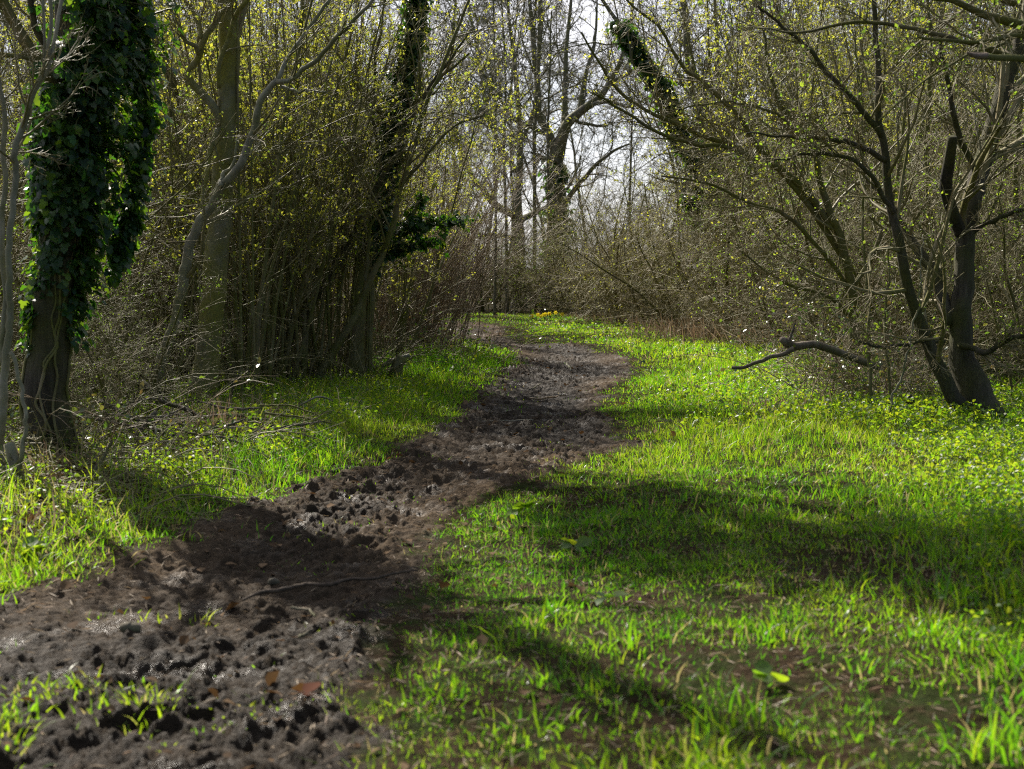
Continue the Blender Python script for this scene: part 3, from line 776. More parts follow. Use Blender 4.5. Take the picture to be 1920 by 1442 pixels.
lean('upright olive trunk rising just right of the grey-barked tree',
     ([(490, 728), (492, 628), (505, 540), (522, 440), (535, 340), (548, 220), (560, 90), (575, -60)], 14.8, [24, 20, 18, 16, 14, 12, 10, 6], 15.1),
     [([(505, 540), (480, 440), (470, 330), (462, 200), (450, 60)], 14.8, [11, 10, 8, 7, 5], 14.5), ([(522, 440), (570, 360), (600, 260), (620, 130)], 14.9, [9, 8, 6, 4], 14.6)], 109)
lean('short lit trunk close beside the ivy-sleeved trunk',
     ([(688, 715), (692, 620), (695, 540), (702, 470), (722, 380), (760, 260), (790, 120), (800, -20)], 14.9, [17, 16, 15, 12, 10, 8, 6, 4], 15.2), [], 110)

# --- bushes and coppiced clumps grown at the origin, copied about
def hazel_kind(seed, nst, height, spread, lean_v=(0, 0), leaf_keep=.5, rad0=.016):
    rng = np.random.default_rng(seed)
    az = rng.uniform(0, 6.28, nst); K = 14
    r0 = .30 * np.sqrt(rng.random(nst))
    P = np.zeros((nst, K, 3)); P[:, 0, 0] = r0 * np.cos(az); P[:, 0, 1] = r0 * np.sin(az); P[:, 0, 2] = -.08
    ln = spread * rng.uniform(.1, 1, nst)
    d = unit(np.stack([np.cos(az) * ln + lean_v[0], np.sin(az) * ln + lean_v[1], np.ones(nst)], 1))
    H = height * rng.uniform(.55, 1.1, nst)
    for k in range(1, K):
        d = unit(d + rng.normal(0, .055, d.shape) + np.stack([np.cos(az), np.sin(az), np.zeros(nst)], 1) * .012 * (k > 5))
        P[:, k] = P[:, k - 1] + d * (H / (K - 1))[:, None]
    R = (rad0 * rng.uniform(.45, 1.6, nst))[:, None] * np.linspace(1, .22, K)[None]
    l1 = spawn(rng, P, R, 14, .22, 1, .6, .24, .5, 8, .12, (0, 0, .04), rmin=.0034, shrink=.45)
    l2 = spawn(rng, *l1, 7, .15, 1, .7, .45, .6, 5, .16, rmin=.0024, shrink=.4)
    l3 = spawn(rng, *l2, 4, .3, 1, .75, .45, .7, 3, .16, rmin=.0018)
    stems = [Geo().tubes(P[i:i + 1], R[i:i + 1], 6, .06, seed + i).mesh('stem', M_HAZEL) for i in range(nst)]
    g = Geo().tubes(*l1, 4).tubes(*l2, 3).tubes(*l3, 3)
    crown = g.mesh('crown', M_TWIG)
    g = Geo(); put_leaves(g, rng, l2[0], 5, .034, BUD, leaf_keep * .5, .85, spread=.014); put_leaves(g, rng, l3[0], 4, .032, BUD, leaf_keep * .42, .75, spread=.014)
    return stems, crown, g.mesh('leaves', M_YOUNG)

def thorn_kind(seed, nst, height, width, fine=6, leaf_keep=.25, twig=None, leafm=None, rad0=.028, leafsize=.024, droop=-.01):
    rng = np.random.default_rng(seed)
    az = np.linspace(0, 6.28, nst, endpoint=False) + rng.uniform(-.5, .5, nst); K = 12
    P = np.zeros((nst, K, 3)); P[:, 0, 0] = .16 * np.cos(az); P[:, 0, 1] = .16 * np.sin(az); P[:, 0, 2] = -.08
    ln = width / height * rng.uniform(.25, .9, nst)
    d = unit(np.stack([np.cos(az) * ln, np.sin(az) * ln, np.ones(nst)], 1)); H = height * rng.uniform(.65, 1.0, nst)
    for k in range(1, K):
        d = unit(d + rng.normal(0, .09, d.shape)); P[:, k] = P[:, k - 1] + d * (H / (K - 1))[:, None]
    R = (rad0 * rng.uniform(.6, 1.5, nst))[:, None] * np.linspace(1, .25, K)[None]
    l1 = spawn(rng, P, R, 15, .04, 1, .95, .50, .45, 9, .12, (0, 0, droop), rmin=.004, shrink=.35)
    l2 = spawn(rng, *l1, 9, .1, 1, .8, .42, .55, 6, .16, (0, 0, droop), rmin=.0028, shrink=.4)
    l3 = spawn(rng, *l2, fine, .15, 1, .85, .42, .6, 4, .18, rmin=.0020, shrink=.3)
    stems = [Geo().tubes(P[i:i + 1], R[i:i + 1], 6, .06, seed + i).mesh('stem', M_THORN) for i in range(nst)]
    crown = Geo().tubes(*l1, 4).tubes(*l2, 3).tubes(*l3, 3).mesh('crown', twig or M_TWIG)
    g = Geo(); put_leaves(g, rng, l3[0], 3, leafsize, BUD, leaf_keep * .4, .7); put_leaves(g, rng, l2[0], 3, leafsize, BUD, leaf_keep * .6, .75)
    return stems, crown, g.mesh('leaves', leafm or M_GREENLEAF)

def place(kind, name, label, cat, xy, rz, s, group, tilt=(0, 0), sz=None):
    stems, crown, leaves = kind
    z = surf1(*xy)
    t = thing(name, label, cat, (xy[0], xy[1], z), group)
    t.rotation_euler = (tilt[0], tilt[1], rz); t.scale = (s, s, sz or s)
    for m in stems: link('stem', m, t)
    c = link('crown', crown, t); link('leaves', leaves, c)
    return t

HZ = [hazel_kind(301, 18, 5.0, .40), hazel_kind(302, 14, 4.6, .42), hazel_kind(303, 22, 5.2, .40, leaf_keep=.35)]
TH = [thorn_kind(311, 6, 3.2, 2.2), thorn_kind(312, 5, 3.6, 2.6, leaf_keep=.35), thorn_kind(313, 8, 2.7, 2.4, 4, .15)]
BR = [thorn_kind(321, 7, 3.4, 2.6, 6, .14, M_SUNTWIG, M_YOUNG), thorn_kind(322, 6, 3.8, 2.4, 6, .22, M_SUNTWIG, M_YOUNG)]
pr = np.random.default_rng(40)

G1 = 'hazel clumps of the left thicket'
front = [((455, 752), 0, 'hazel clump of thin upright stems close behind the grey trunk\'s foot', .95),
         ((500, 735), 2, 'hazel clump of many thin poles right of the grey trunk', .95),
         ((552, 728), 0, 'hazel clump around the foot of the dark leaning stem', .95),
         ((612, 722), 1, 'hazel clump between the leaning stems and the ivy-sleeved trunk', .9),
         ((640, 705), 2, 'hazel clump hard against the left of the ivy-sleeved trunk', .9),
         ((735, 690), 1, 'hazel clump just right of the ivy-sleeved trunk', .85),
         ((775, 662), 0, 'hazel clump behind the pale cut branch near the path bend', .95),
         ((780, 640), 2, 'hazel clump arching towards the path at its bend', .85),
         ((790, 628), 0, 'last hazel clump on the left before the path bends away', .85)]
for (p, k, lab, s) in front:
    g_ = ground(*p); place(HZ[k], 'hazel_clump', lab, 'shrub', g_[:2], pr.uniform(0, 6.28), s * pr.uniform(.9, 1.08), G1, (0, 0))
for i in range(26):                                                 # the dim rows behind
    y = pr.uniform(14.5, 30); x = float(left_edge(np.array([y]))[0]) - pr.uniform(1.2, 8.5)
    place(HZ[i % 3], 'hazel_clump', 'thin bare hazel clump deep in the dim rows of the left thicket', 'shrub', (x, y), pr.uniform(0, 6.28), pr.uniform(.85, 1.15), G1)

G2 = 'thorn bushes of the left thicket'
for i, (px, py, lab) in enumerate([(195, 838, 'low tangled thorn bush behind the fallen branches, right of the ivy-clad trunk'), (255, 800, 'tangled thorn bush between the ivy-clad and grey trunks'), (318, 742, 'thorn bush at the foot of the thin dark trunk'),
                       (20, 800, 'thorn bush in shade behind the pale twin-stemmed sapling'), (150, 770, 'thorn bush directly behind the ivy-clad trunk'), (230, 735, 'thorn bush seen beyond the ivy, left of the thin dark trunk'),
                       (420, 730, 'thorn bush behind the grey trunk')]):
    g_ = ground(px, py); place(TH[i % 3], 'thorn_bush', lab, 'shrub', g_[:2], pr.uniform(0, 6.28), .42 if i < 3 else .9, G2)
for i in range(22):
    y = pr.uniform(11.5, 30); x = float(left_edge(np.array([y]))[0]) - pr.uniform(2.2, 9)
    place(TH[i % 3], 'thorn_bush', 'tangled thorn bush in the dim understorey of the left thicket', 'shrub', (x, y), pr.uniform(0, 6.28), pr.uniform(.8, 1.2), G2)

# --- dense brown clump of dead upright stems at the bend
rng = np.random.default_rng(51)
c0 = ground(752, 672); n = 260; K = 12
P = np.zeros((n, K, 3)); P[:, 0] = rng.normal(0, 1, (n, 3)) * [.42, .30, 0]; P[:, 0, 2] = -.05
d = unit(np.column_stack([.22 + rng.normal(0, .16, n), rng.normal(0, .15, n), np.ones(n)])); H = rng.uniform(1.0, 3.3, n)
for k in range(1, K):
    d = unit(d + rng.normal(0, .06, d.shape) + np.array([.012, 0, -.012])); P[:, k] = P[:, k - 1] + d * (H / (K - 1))[:, None]
R = rng.uniform(.003, .009, n)[:, None] * np.linspace(1, .3, K)[None]
t = thing('dead_shrub', 'dense brush of red-brown dead stems leaning right beside the path bend', 'shrub', (c0[0], c0[1], surf1(c0[0], c0[1])))
s_ = link('stems', Geo().tubes(P, R, 4).mesh('stems', M_REDTWIG), t); s_['kind'] = 'stuff'
l1 = spawn(rng, P, R, 7, .3, 1, .5, .22, .6, 5, .14, rmin=.0014); l2 = spawn(rng, *l1, 4, .2, 1, .6, .5, .7, 3, .14, rmin=.0011)
link('crown', Geo().tubes(*l1, 3).tubes(*l2, 3).mesh('crown', M_REDTWIG), t)

# ------------------------------------------------------------------ right side
# big leaning tree at the right edge
RM = (M_OAK, M_TWIG, M_GREENLEAF)
t, b, ls = traced_tree('leaning_tree', 'stout dark trunk leaning left and forking just above the grass near the right edge', 'tree',
    ([(1843, 815), (1832, 765), (1818, 715), (1804, 664), (1800, 603), (1803, 542), (1808, 481), (1812, 439), (1822, 381), (1835, 336), (1848, 290), (1865, 229), (1880, 183), (1892, 137), (1906, 91), (1922, 20), (1950, -110), (1990, -260)], 10.2, [62, 60, 54, 44, 40, 38, 37, 36, 36, 35, 34, 32, 30, 26, 22, 18, 14, 8], 10.6),
    [([(1830, 806), (1793, 756), (1769, 710), (1747, 664), (1726, 603), (1708, 557), (1695, 496), (1688, 450), (1676, 400), (1666, 350), (1660, 300), (1652, 255), (1645, 210), (1650, 150), (1641, 60), (1636, -20), (1620, -150)], 10.15, [38, 31, 28, 25, 23, 21, 20, 18, 17, 16, 15, 14, 13, 12, 10, 8, 5], 9.8),
     ([(1780, 610), (1762, 545), (1750, 505), (1732, 481), (1707, 450), (1689, 420), (1660, 370), (1620, 330)], 10.3, [24, 24, 22, 20, 18, 15, 12, 8], 10.9),
     ([(1835, 336), (1800, 250), (1788, 200), (1770, 120), (1760, 30)], 10.4, [12, 11, 10, 8, 5], 10.0),
     ([(1812, 439), (1850, 420), (1890, 400), (1960, 380)], 10.4, [11, 9, 8, 6], 10.0),
     ([(1660, 300), (1600, 270), (1545, 262), (1480, 255), (1400, 250)], 9.9, [12, 10, 8, 6, 3], 9.3),
     ([(1652, 255), (1600, 190), (1540, 120), (1480, 60), (1420, 10)], 9.9, [12, 11, 9, 7, 5], 9.6),
     ([(1676, 400), (1640, 340), (1600, 300), (1530, 290), (1450, 300)], 9.9, [10, 9, 8, 6, 3], 9.4),
     ([(1800, 645), (1850, 660), (1890, 640), (1940, 620)], 10.2, [12, 11, 10, 8], 9.7),
     ([(1770, 640), (1720, 640), (1660, 652), (1610, 640)], 10.2, [8, 7, 6, 4], 9.6)],
    120, RM, [dict(L_FINE[0], n=15, length=.40), dict(L_FINE[1], n=8), dict(L_FINE[2], n=5)], dict(per=1, size=.024, keep=.13), rough=.20, flare=.55, sides=18)
p, r = limb_line([(1803, 440), (1786, 397), (1774, 351), (1780, 305), (1787, 256)], 10.25, [24, 24, 23, 21, 19], 10.0, 24)
link('dead_stub', Geo().tubes(p, r, 9, .2, 5, True).mesh('dead_stub', M_ROT, b), t)['label'] = 'black rotten broken stub'

# arching mossy tree that reaches over the path
t, b, ls = traced_tree('arching_tree', 'mossy tree behind the bramble whose long boughs arch left over the path', 'tree',
    ([(1607, 700), (1600, 603), (1598, 542), (1588, 496), (1572, 440), (1550, 390), (1537, 336), (1525, 275), (1506, 244), (1482, 220), (1464, 195), (1454, 177), (1440, 120), (1430, 40), (1425, -60)], 13.4, [22, 19, 17, 16, 15, 14, 12, 11, 10, 9, 8, 7, 6, 5, 3], 13.0),
    [([(1588, 500), (1540, 420), (1490, 350), (1442, 296), (1415, 269), (1393, 229), (1366, 201), (1338, 174), (1317, 150), (1287, 131), (1262, 92), (1232, 46), (1195, 20), (1150, -30)], 13.4, [13, 12, 11, 10, 10, 9, 9, 8, 7, 7, 6, 5, 4, 3], 12.4),
     ([(1572, 440), (1500, 350), (1440, 305), (1406, 290), (1360, 269), (1329, 259), (1293, 244), (1256, 226), (1222, 211), (1195, 195), (1171, 180), (1152, 162), (1138, 144), (1118, 108), (1090, 60)], 13.3, [13, 12, 11, 10, 9, 9, 8, 8, 7, 6, 6, 5, 5, 4, 3], 12.2),
     ([(1406, 292), (1354, 274), (1311, 270), (1271, 263), (1238, 248), (1201, 227), (1171, 211), (1140, 189), (1110, 175)], 12.8, [8, 8, 7, 7, 6, 6, 5, 4, 3], 12.0),
     ([(1525, 275), (1480, 230), (1420, 200), (1350, 190), (1280, 205)], 13.1, [7, 6, 5, 4, 3], 12.6),
     ([(1600, 560), (1540, 470), (1470, 400), (1410, 385), (1330, 345), (1240, 330)], 13.4, [9, 8, 8, 7, 5, 3], 12.7),
     ([(1598, 540), (1640, 470), (1670, 380), (1690, 280), (1700, 150)], 13.4, [10, 9, 8, 7, 5], 13.8),
     ([(1600, 600), (1560, 560), (1510, 545), (1450, 520), (1390, 470)], 13.4, [8, 7, 6, 5, 3], 12.9)],
    121, (M_THORN, M_TWIG, M_YOUNG), [dict(L_FINE[0], n=16, length=.34), dict(L_FINE[1], n=8), dict(L_FINE[2], n=5)], dict(per=1, size=.025, keep=.20), sides=10)

# tree whose boughs come in from the right across the top
t, b, ls = traced_tree('overhanging_tree', 'mossy tree standing out of view on the right, boughs hanging across the top right corner', 'tree',
    ([(2280, 950), (2270, 700), (2240, 450), (2200, 200), (2150, -50), (2120, -300)], 7.6, [80, 74, 68, 60, 44, 20], 7.9),
    [([(2190, 150), (2050, 80), (1920, 49), (1880, 40), (1834, 24), (1804, 9), (1774, -2), (1715, -6), (1660, -30)], 7.8, [26, 22, 18, 16, 14, 12, 11, 9, 6], 7.4),
     ([(2200, 200), (2050, 110), (1920, 67), (1865, 73), (1804, 76), (1743, 70), (1722, 70)], 7.8, [14, 12, 9, 8, 7, 6, 5], 7.0),
     ([(2180, 100), (1980, 115), (1860, 95), (1700, 50), (1600, 40), (1500, 60), (1420, 52)], 7.8, [14, 12, 10, 8, 7, 5, 3], 8.4),
     ([(2200, 210), (1960, 60), (1870, 90), (1816, 101), (1743, 146), (1694, 183), (1648, 226)], 7.8, [10, 8, 6, 5, 4, 4, 3], 7.0),
     ([(2170, 60), (1900, 0), (1760, -40), (1640, -90), (1500, -120)], 7.8, [22, 18, 14, 10, 6], 8.6)],
    122, (M_THORN, M_TWIG, M_GREENLEAF), [dict(L_FINE[0], n=9, length=.3), dict(L_FINE[1], n=6), dict(L_FINE[2], n=4)], dict(per=1, size=.026, keep=.2), rough=.1)
p, r = limb_line([(2195, 180), (2050, 125), (1920, 110), (1865, 108), (1822, 101)], 7.8, [20, 16, 13, 12, 11], 6.6, 20)
o_ = link('snapped_bough', Geo().tubes(p, r, 9, .12, 8, True).mesh('snapped_bough', M_THORN, b), t)
o_['label'] = 'broken-off bough with a pale torn end'
p2, r2 = limb_line([(1850, 104), (1838, 106), (1822, 103), (1812, 98)], 6.6, [11, 12, 9, 3], 6.55, 12)
link('torn_end', Geo().tubes(p2, r2, 8, .3, 9, True).mesh('torn_end', bark('torn_pale_wood', (.12, .085, .06), (.22, .16, .12), (.3, .24, .19), None, 0, .1, 30, .6), b), o_)

# thin saplings standing in the bramble
def pole(label, pts, D, w, seed, mat=M_HAZEL, n=(7, 4, 3), keep=.3, D1=None, leafm=M_GREENLEAF, name='sapling'):
    return traced_tree(name, label, 'sapling', (pts, D, w, D1), [], seed, (mat, M_TWIG, leafm),
        [dict(L_FINE[0], n=n[0], length=.2), dict(L_FINE[1], n=n[1]), dict(L_FINE[2], n=n[2])], dict(per=1, size=.028, keep=keep), sides=8, flare=.1)
pole('thin straight sapling rising from the bramble left of the leaning trunk', [(1637, 800), (1633, 700), (1628, 620), (1624, 540), (1620, 450), (1618, 300), (1610, 150), (1600, 0)], 10.6, [7, 7, 6, 6, 5, 5, 4, 2], 130)
pole('thinner dark sapling right beside the straight one in the bramble', [(1668, 808), (1666, 745), (1664, 690), (1660, 600), (1668, 480), (1672, 350)], 10.4, [6, 5, 5, 4, 3, 2], 131)
pole('pale whip bent over in front of the leaning trunk', [(1668, 770), (1672, 745), (1689, 713), (1704, 658), (1717, 591), (1726, 536), (1730, 440)], 9.9, [4, 4, 4, 4, 4, 3, 2], 132, M_PALE, (4, 3, 2))
pole('mossy slim trunk at the far right edge', [(1905, 770), (1895, 690), (1900, 600), (1908, 500), (1905, 380), (1910, 240), (1905, 100), (1900, -60)], 13.5, [15, 14, 13, 12, 11, 9, 7, 4], 133, M_THORN)
pole('bent mossy stem behind the leaning trunk\'s right side', [(1868, 752), (1850, 690), (1838, 600), (1832, 500), (1850, 420), (1880, 330), (1890, 200)], 13.2, [14, 13, 11, 10, 8, 6, 4], 134, M_THORN)
pole('upright mossy stem left of the leaning trunk, behind its fork', [(1745, 720), (1742, 640), (1738, 520), (1742, 400), (1738, 270), (1745, 120), (1740, -30)], 14.0, [16, 14, 12, 10, 8, 7, 4], 135, M_THORN)

G3 = 'thorn bushes of the right thicket'
rt = [((1480, 690), 0, 'thorn bush directly behind the broken branch', .95), ((1545, 700), 1, 'thorn bush behind the bramble and the arching tree', 1.0), ((1620, 705), 2, 'thorn bush behind the straight sapling', 1.0), ((1700, 715), 0, 'thorn bush between the straight sapling and the leaning trunk', 1.0),
      ((1790, 735), 1, 'thorn bush directly behind the leaning trunk', 1.0), ((1880, 745), 2, 'thorn bush right of the leaning trunk', 1.0), ((1960, 780), 0, 'thorn bush cut off by the right edge', 1.0), ((1925, 806), 1, 'low thorn bush overhanging the grass at the right edge', .72), ((1725, 752), 2, 'low thorn bush tangled behind the fork of the leaning trunk', .8), ((1560, 738), 0, 'low thorn bush behind the bramble and the straight sapling', .7),
      ((1440, 668), 1, 'thorn bush left of the arching tree with its twigs over dry grass', .9)]
for (p, k, lab, s) in rt:
    g_ = ground(*p); place(TH[k], 'thorn_bush', lab, 'shrub', g_[:2] + np.array([.5, 1.5]), pr.uniform(0, 6.28), s, G3)
for i in range(38):
    y = pr.uniform(14.5, 31); x = float(right_edge(np.array([y]))[0]) + pr.uniform(1.8, 9)
    place((TH + HZ)[i % 5], 'thorn_bush' if i % 5 < 3 else 'hazel_clump', 'mossy thorn bush deep inside the right thicket' if i % 5 < 3 else 'tall hazel clump deep inside the right thicket', 'shrub', (x, y), pr.uniform(0, 6.28), pr.uniform(.95, 1.15) + .035 * (y - 14), G3)
G4 = 'twiggy bushes at the far bend'
for (p, k, lab, s) in [((1385, 648), 0, 'brown twiggy bush above the tan dry grass on the right', 1.0), ((1330, 640), 1, 'rounded twiggy bush left of the one above the dry grass', .72), ((1270, 630), 0, 'rounded brown bush below the ivy-clad leaning trunk', .86), ((1215, 622), 1, 'rounded brown bush nearest right of the path bend', 1.05),
                       ((1160, 614), 0, 'brown bush right behind the path bend', .95), ((1110, 608), 1, 'brown bush next right of the daffodils', .8), ((1065, 603), 0, 'low brown bush overhanging the daffodils', .62)]:
    g_ = ground(*p); place(BR[k], 'twiggy_bush', lab, 'shrub', g_[:2] + np.array([.2, .9]), pr.uniform(0, 6.28), s, G4)
for i in range(12):
    x = pr.uniform(3, 11); y = pr.uniform(31.5, 38)
    place(BR[i % 2], 'twiggy_bush', 'brown twiggy bush in the back row of the hedge beyond the bend', 'shrub', (x, y), pr.uniform(0, 6.28), pr.uniform(1.0, 1.25), G4)
G5 = 'low bushes in front of the far trees'
for i in range(22):
    x = -6.0 + i * .42 + pr.uniform(-.2, .2); y = pr.uniform(32.5, 37)
    place((TH + BR)[i % 5], 'low_bush', 'low green-brown bush under the far oaks', 'shrub', (x, y), pr.uniform(0, 6.28), pr.uniform(.55, .85), G5)

# ------------------------------------------------------------------ far trees
FL = [dict(n=9, t0=.15, t1=1, ang=.75, length=.38, ratio=.42, K=9, wig=.16, trop=(0, 0, .03), shrink=.35),
      dict(n=7, t0=.2, t1=1, ang=.75, length=.42, ratio=.5, K=6, wig=.18, shrink=.4),
      dict(n=6, t0=.2, t1=1, ang=.75, length=.45, ratio=.6, K=4, wig=.2, shrink=.3)]
def far_tree(label, trunk, limbs, seed, levels=FL, leaf=None, name='oak_tree', m=M_FARBARK):
    rng = np.random.default_rng(seed)
    return traced_tree(name, label, 'tree', trunk, limbs, seed, (m, m, M_YOUNG), [dict(l, rmin=.006) for l in levels], leaf, sides=12, rough=.16, flare=.3)
t, b, ls = far_tree('broad far oak with a low limb reaching left, centre left in front of the sky',
    ([(973, 598), (973, 520), (972, 450), (968, 390), (970, 359), (975, 330), (976, 300), (976, 260), (973, 212), (965, 120), (955, 40), (950, -60), (945, -160)], 40, [27, 25, 24, 21, 15, 14, 13, 11, 10, 8, 6, 5, 3], None),
    [([(966, 405), (955, 398), (935, 388), (916, 370), (906, 355), (890, 338), (870, 300), (850, 240), (840, 160)], 40, [16, 15, 14, 13, 12, 10, 9, 7, 4], 38),
     ([(976, 415), (985, 408), (1002, 400), (1026, 388), (1060, 360), (1085, 310)], 40, [13, 12, 11, 10, 7, 4], 42),
     ([(975, 330), (940, 280), (915, 210), (900, 120), (880, 20), (870, -70)], 40, [10, 9, 8, 7, 5, 3], 41), ([(976, 270), (1000, 210), (1010, 120), (1015, 20), (1010, -70)], 40, [9, 8, 7, 5, 3], 39),
     ([(972, 450), (930, 440), (895, 445), (870, 460)], 40, [8, 7, 5, 3], 39)], 140, leaf=dict(per=1, size=.05, keep=.05))
t, b, ls = far_tree('tallest far oak, its thick ivied trunk forking into a wide Y',
    ([(1047, 600), (1046, 540), (1045, 460), (1047, 400), (1045, 340), (1043, 300), (1043, 285), (1030, 253), (1012, 221), (1008, 180), (1000, 80), (992, -20), (985, -120)], 37, [40, 37, 35, 33, 30, 27, 20, 15, 13, 11, 9, 6, 3], None),
    [([(1045, 300), (1053, 263), (1064, 231), (1085, 212), (1107, 196), (1128, 178), (1150, 142), (1166, 105), (1180, 50), (1190, -30)], 37, [24, 22, 19, 17, 15, 13, 10, 8, 6, 3], 36),
     ([(1048, 300), (1056, 240), (1060, 170), (1062, 90), (1070, 0), (1075, -100)], 37, [13, 12, 10, 8, 6, 3], 38.5), ([(1100, 200), (1140, 190), (1180, 200), (1220, 180)], 36.6, [9, 7, 5, 3], 35),
     ([(1030, 253), (1000, 240), (960, 220), (930, 170), (915, 110)], 37, [10, 9, 7, 5, 3], 36), ([(1046, 400), (1090, 340), (1140, 290), (1180, 270)], 37, [10, 9, 6, 3], 36),
     ([(1085, 212), (1095, 150), (1115, 80), (1120, -10)], 36.8, [9, 8, 6, 3], 37.5)], 141, leaf=dict(per=1, size=.05, keep=.04))
P, R = limb_line([(1046, 590), (1045, 460), (1047, 400), (1045, 340), (1043, 300)], 37, [36, 34, 32, 30, 27], None, 30)
ivy_on(t, b, P, R, 241, 260, .3, .12, -.08, per=6, wrap_stems=0, gaps=.42)
for i, (lab, pts, D, w) in enumerate([
    ('slim bare pole of a tree left of the far oaks, by the path end', [(858, 592), (858, 500), (859, 420), (852, 300), (845, 180), (850, 60), (860, -60)], 33, [10, 9, 8, 7, 6, 5, 3]),
    ('thin pole tree in front of the low limb of the far oak', [(927, 592), (929, 500), (930, 400), (926, 300), (930, 180), (925, 40), (930, -80)], 32.5, [6, 5, 5, 5, 4, 3, 2]),
    ('thin straight tree just left of the far oak trunk', [(951, 592), (950, 500), (949, 400), (945, 280), (948, 150), (940, 0)], 34, [7, 6, 6, 5, 4, 3]),
    ('thin straight tree between the two far oaks', [(1004, 594), (1003, 467), (1002, 275), (1008, 150), (1010, 20), (1012, -80)], 36, [8, 7, 7, 6, 4, 3]),
    ('thinner of the straight trees, close left of the tallest oak', [(1029, 594), (1029, 483), (1027, 307), (1030, 160), (1034, 20)], 34.5, [6, 5, 5, 4, 3])]):
    far_tree(lab, (pts, D, w, None), [], 150 + i, [dict(FL[0], n=26, length=.22, t0=.12), dict(FL[1], n=6), dict(FL[2], n=4)], dict(per=1, size=.045, keep=.10), 'slender_tree')

# many-stemmed tree with the ivied leaning stem, right of the sky gap
IVR = [(1372, 612), (1362, 540), (1352, 470), (1341, 421), (1317, 336), (1305, 299), (1271, 250), (1259, 214), (1244, 174), (1216, 131), (1201, 110), (1183, 79), (1161, 46), (1130, 0), (1100, -50)]
t, b, ls = far_tree('tree of several stems, one sleeved in ivy and leaning left into the sky gap', (IVR, 26.5, [22, 20, 18, 18, 17, 16, 15, 14, 13, 12, 11, 9, 8, 6, 4], 26),
    [([(1366, 580), (1358, 470), (1352, 366), (1351, 275), (1349, 183), (1345, 80), (1340, -40)], 27.5, [13, 12, 11, 10, 9, 7, 5], 28),
     ([(1352, 400), (1335, 300), (1320, 244), (1302, 189), (1293, 152), (1285, 80), (1280, -20)], 27, [13, 13, 12, 11, 9, 8, 5], 27.4),
     ([(1352, 340), (1344, 270), (1325, 200), (1311, 159), (1291, 76), (1277, -5), (1270, -70)], 27.2, [11, 10, 9, 8, 7, 6, 4], 28),
     ([(1345, 420), (1332, 425), (1320, 418), (1303, 394), (1287, 372)], 26.4, [15, 15, 14, 14, 13], 25.6),
     ([(1351, 275), (1380, 180), (1400, 80), (1420, -30)], 27.5, [8, 7, 6, 4], 28)], 142, leaf=dict(per=1, size=.05, keep=.04))
P, R = limb_line(IVR[2:-2], 26.4, [19, 18, 17, 16, 15, 14, 12, 9, 7], 26, 60)
ivy_on(t, b, P, R, 242, 1500, .24, .088, -.06, per=7, wrap_stems=0, gaps=.08)
P, R = limb_line([(1345, 420), (1320, 415), (1303, 390), (1287, 370)], 26.3, [15, 14, 13, 12], 25.6, 20)
ivy_on(t, b, P, R, 243, 160, .16, .085, -.06, per=6, wrap_stems=0, gaps=.25)

# bare trees of the wood beyond: grown once, copied
def wood_kind(seed, H=11, n0=12):
    rng = np.random.default_rng(seed); K = 16
    P = np.zeros((1, K, 3)); d = np.array([[0, 0, 1.0]])
    P[0, 0, 2] = -.2
    for k in range(1, K): d = unit(d + rng.normal(0, .06, d.shape)); P[:, k] = P[:, k - 1] + d * H / (K - 1)
    R = (.062 * np.linspace(1, .2, K))[None]
    l0 = spawn(rng, P, R, n0, .18, 1, .65, .50, .5, 12, .11, (0, 0, .05), rmin=.006, shrink=.5)
    l1 = spawn(rng, *l0, 11, .12, 1, .8, .42, .5, 8, .17, rmin=.011, shrink=.35)
    l2 = spawn(rng, *l1, 8, .15, 1, .8, .42, .55, 5, .2, rmin=.0075, shrink=.4)
    l3 = spawn(rng, *l2, 5, .2, 1, .8, .45, .6, 3, .2, rmin=.0055)
    trunk = Geo().tubes(P, R, 8, .1, seed).mesh('trunk', M_FARBARK)
    crown = Geo().tubes(*l0, 5).tubes(*l1, 4).tubes(*l2, 3).tubes(*l3, 3).mesh('crown', M_FARBARK)
    return trunk, crown
WD = [wood_kind(401), wood_kind(402, 12, 14), wood_kind(403, 9.5, 12)]
G6 = 'bare trees of the wood beyond the bend'
def wood_tree(i, x, y, s, lab):
    t = thing('bare_tree', lab, 'tree', (x, y, gz1(x, y)), G6); t.rotation_euler = (0, 0, pr.uniform(0, 6.28)); t.scale = (s,) * 3
    link('trunk', WD[i % 3][0], t); link('crown', WD[i % 3][1], t)
for i in range(16):
    wood_tree(i, -9 + i * 1.35 + pr.uniform(-.5, .5), pr.uniform(44, 62), pr.uniform(.9, 1.25), 'bare twiggy tree in the wood behind the far oaks')
for i in range(16):
    wood_tree(i, -5.5 - (i % 8) * 1.9 + pr.uniform(-.6, .6), pr.uniform(24, 42), pr.uniform(.8, 1.1), 'bare tree rising behind the left thicket')
for i in range(16):
    wood_tree(i, 6.0 + (i % 8) * 2.0 + pr.uniform(-.6, .6), pr.uniform(27, 44), pr.uniform(.8, 1.1), 'bare tree rising behind the right thicket')

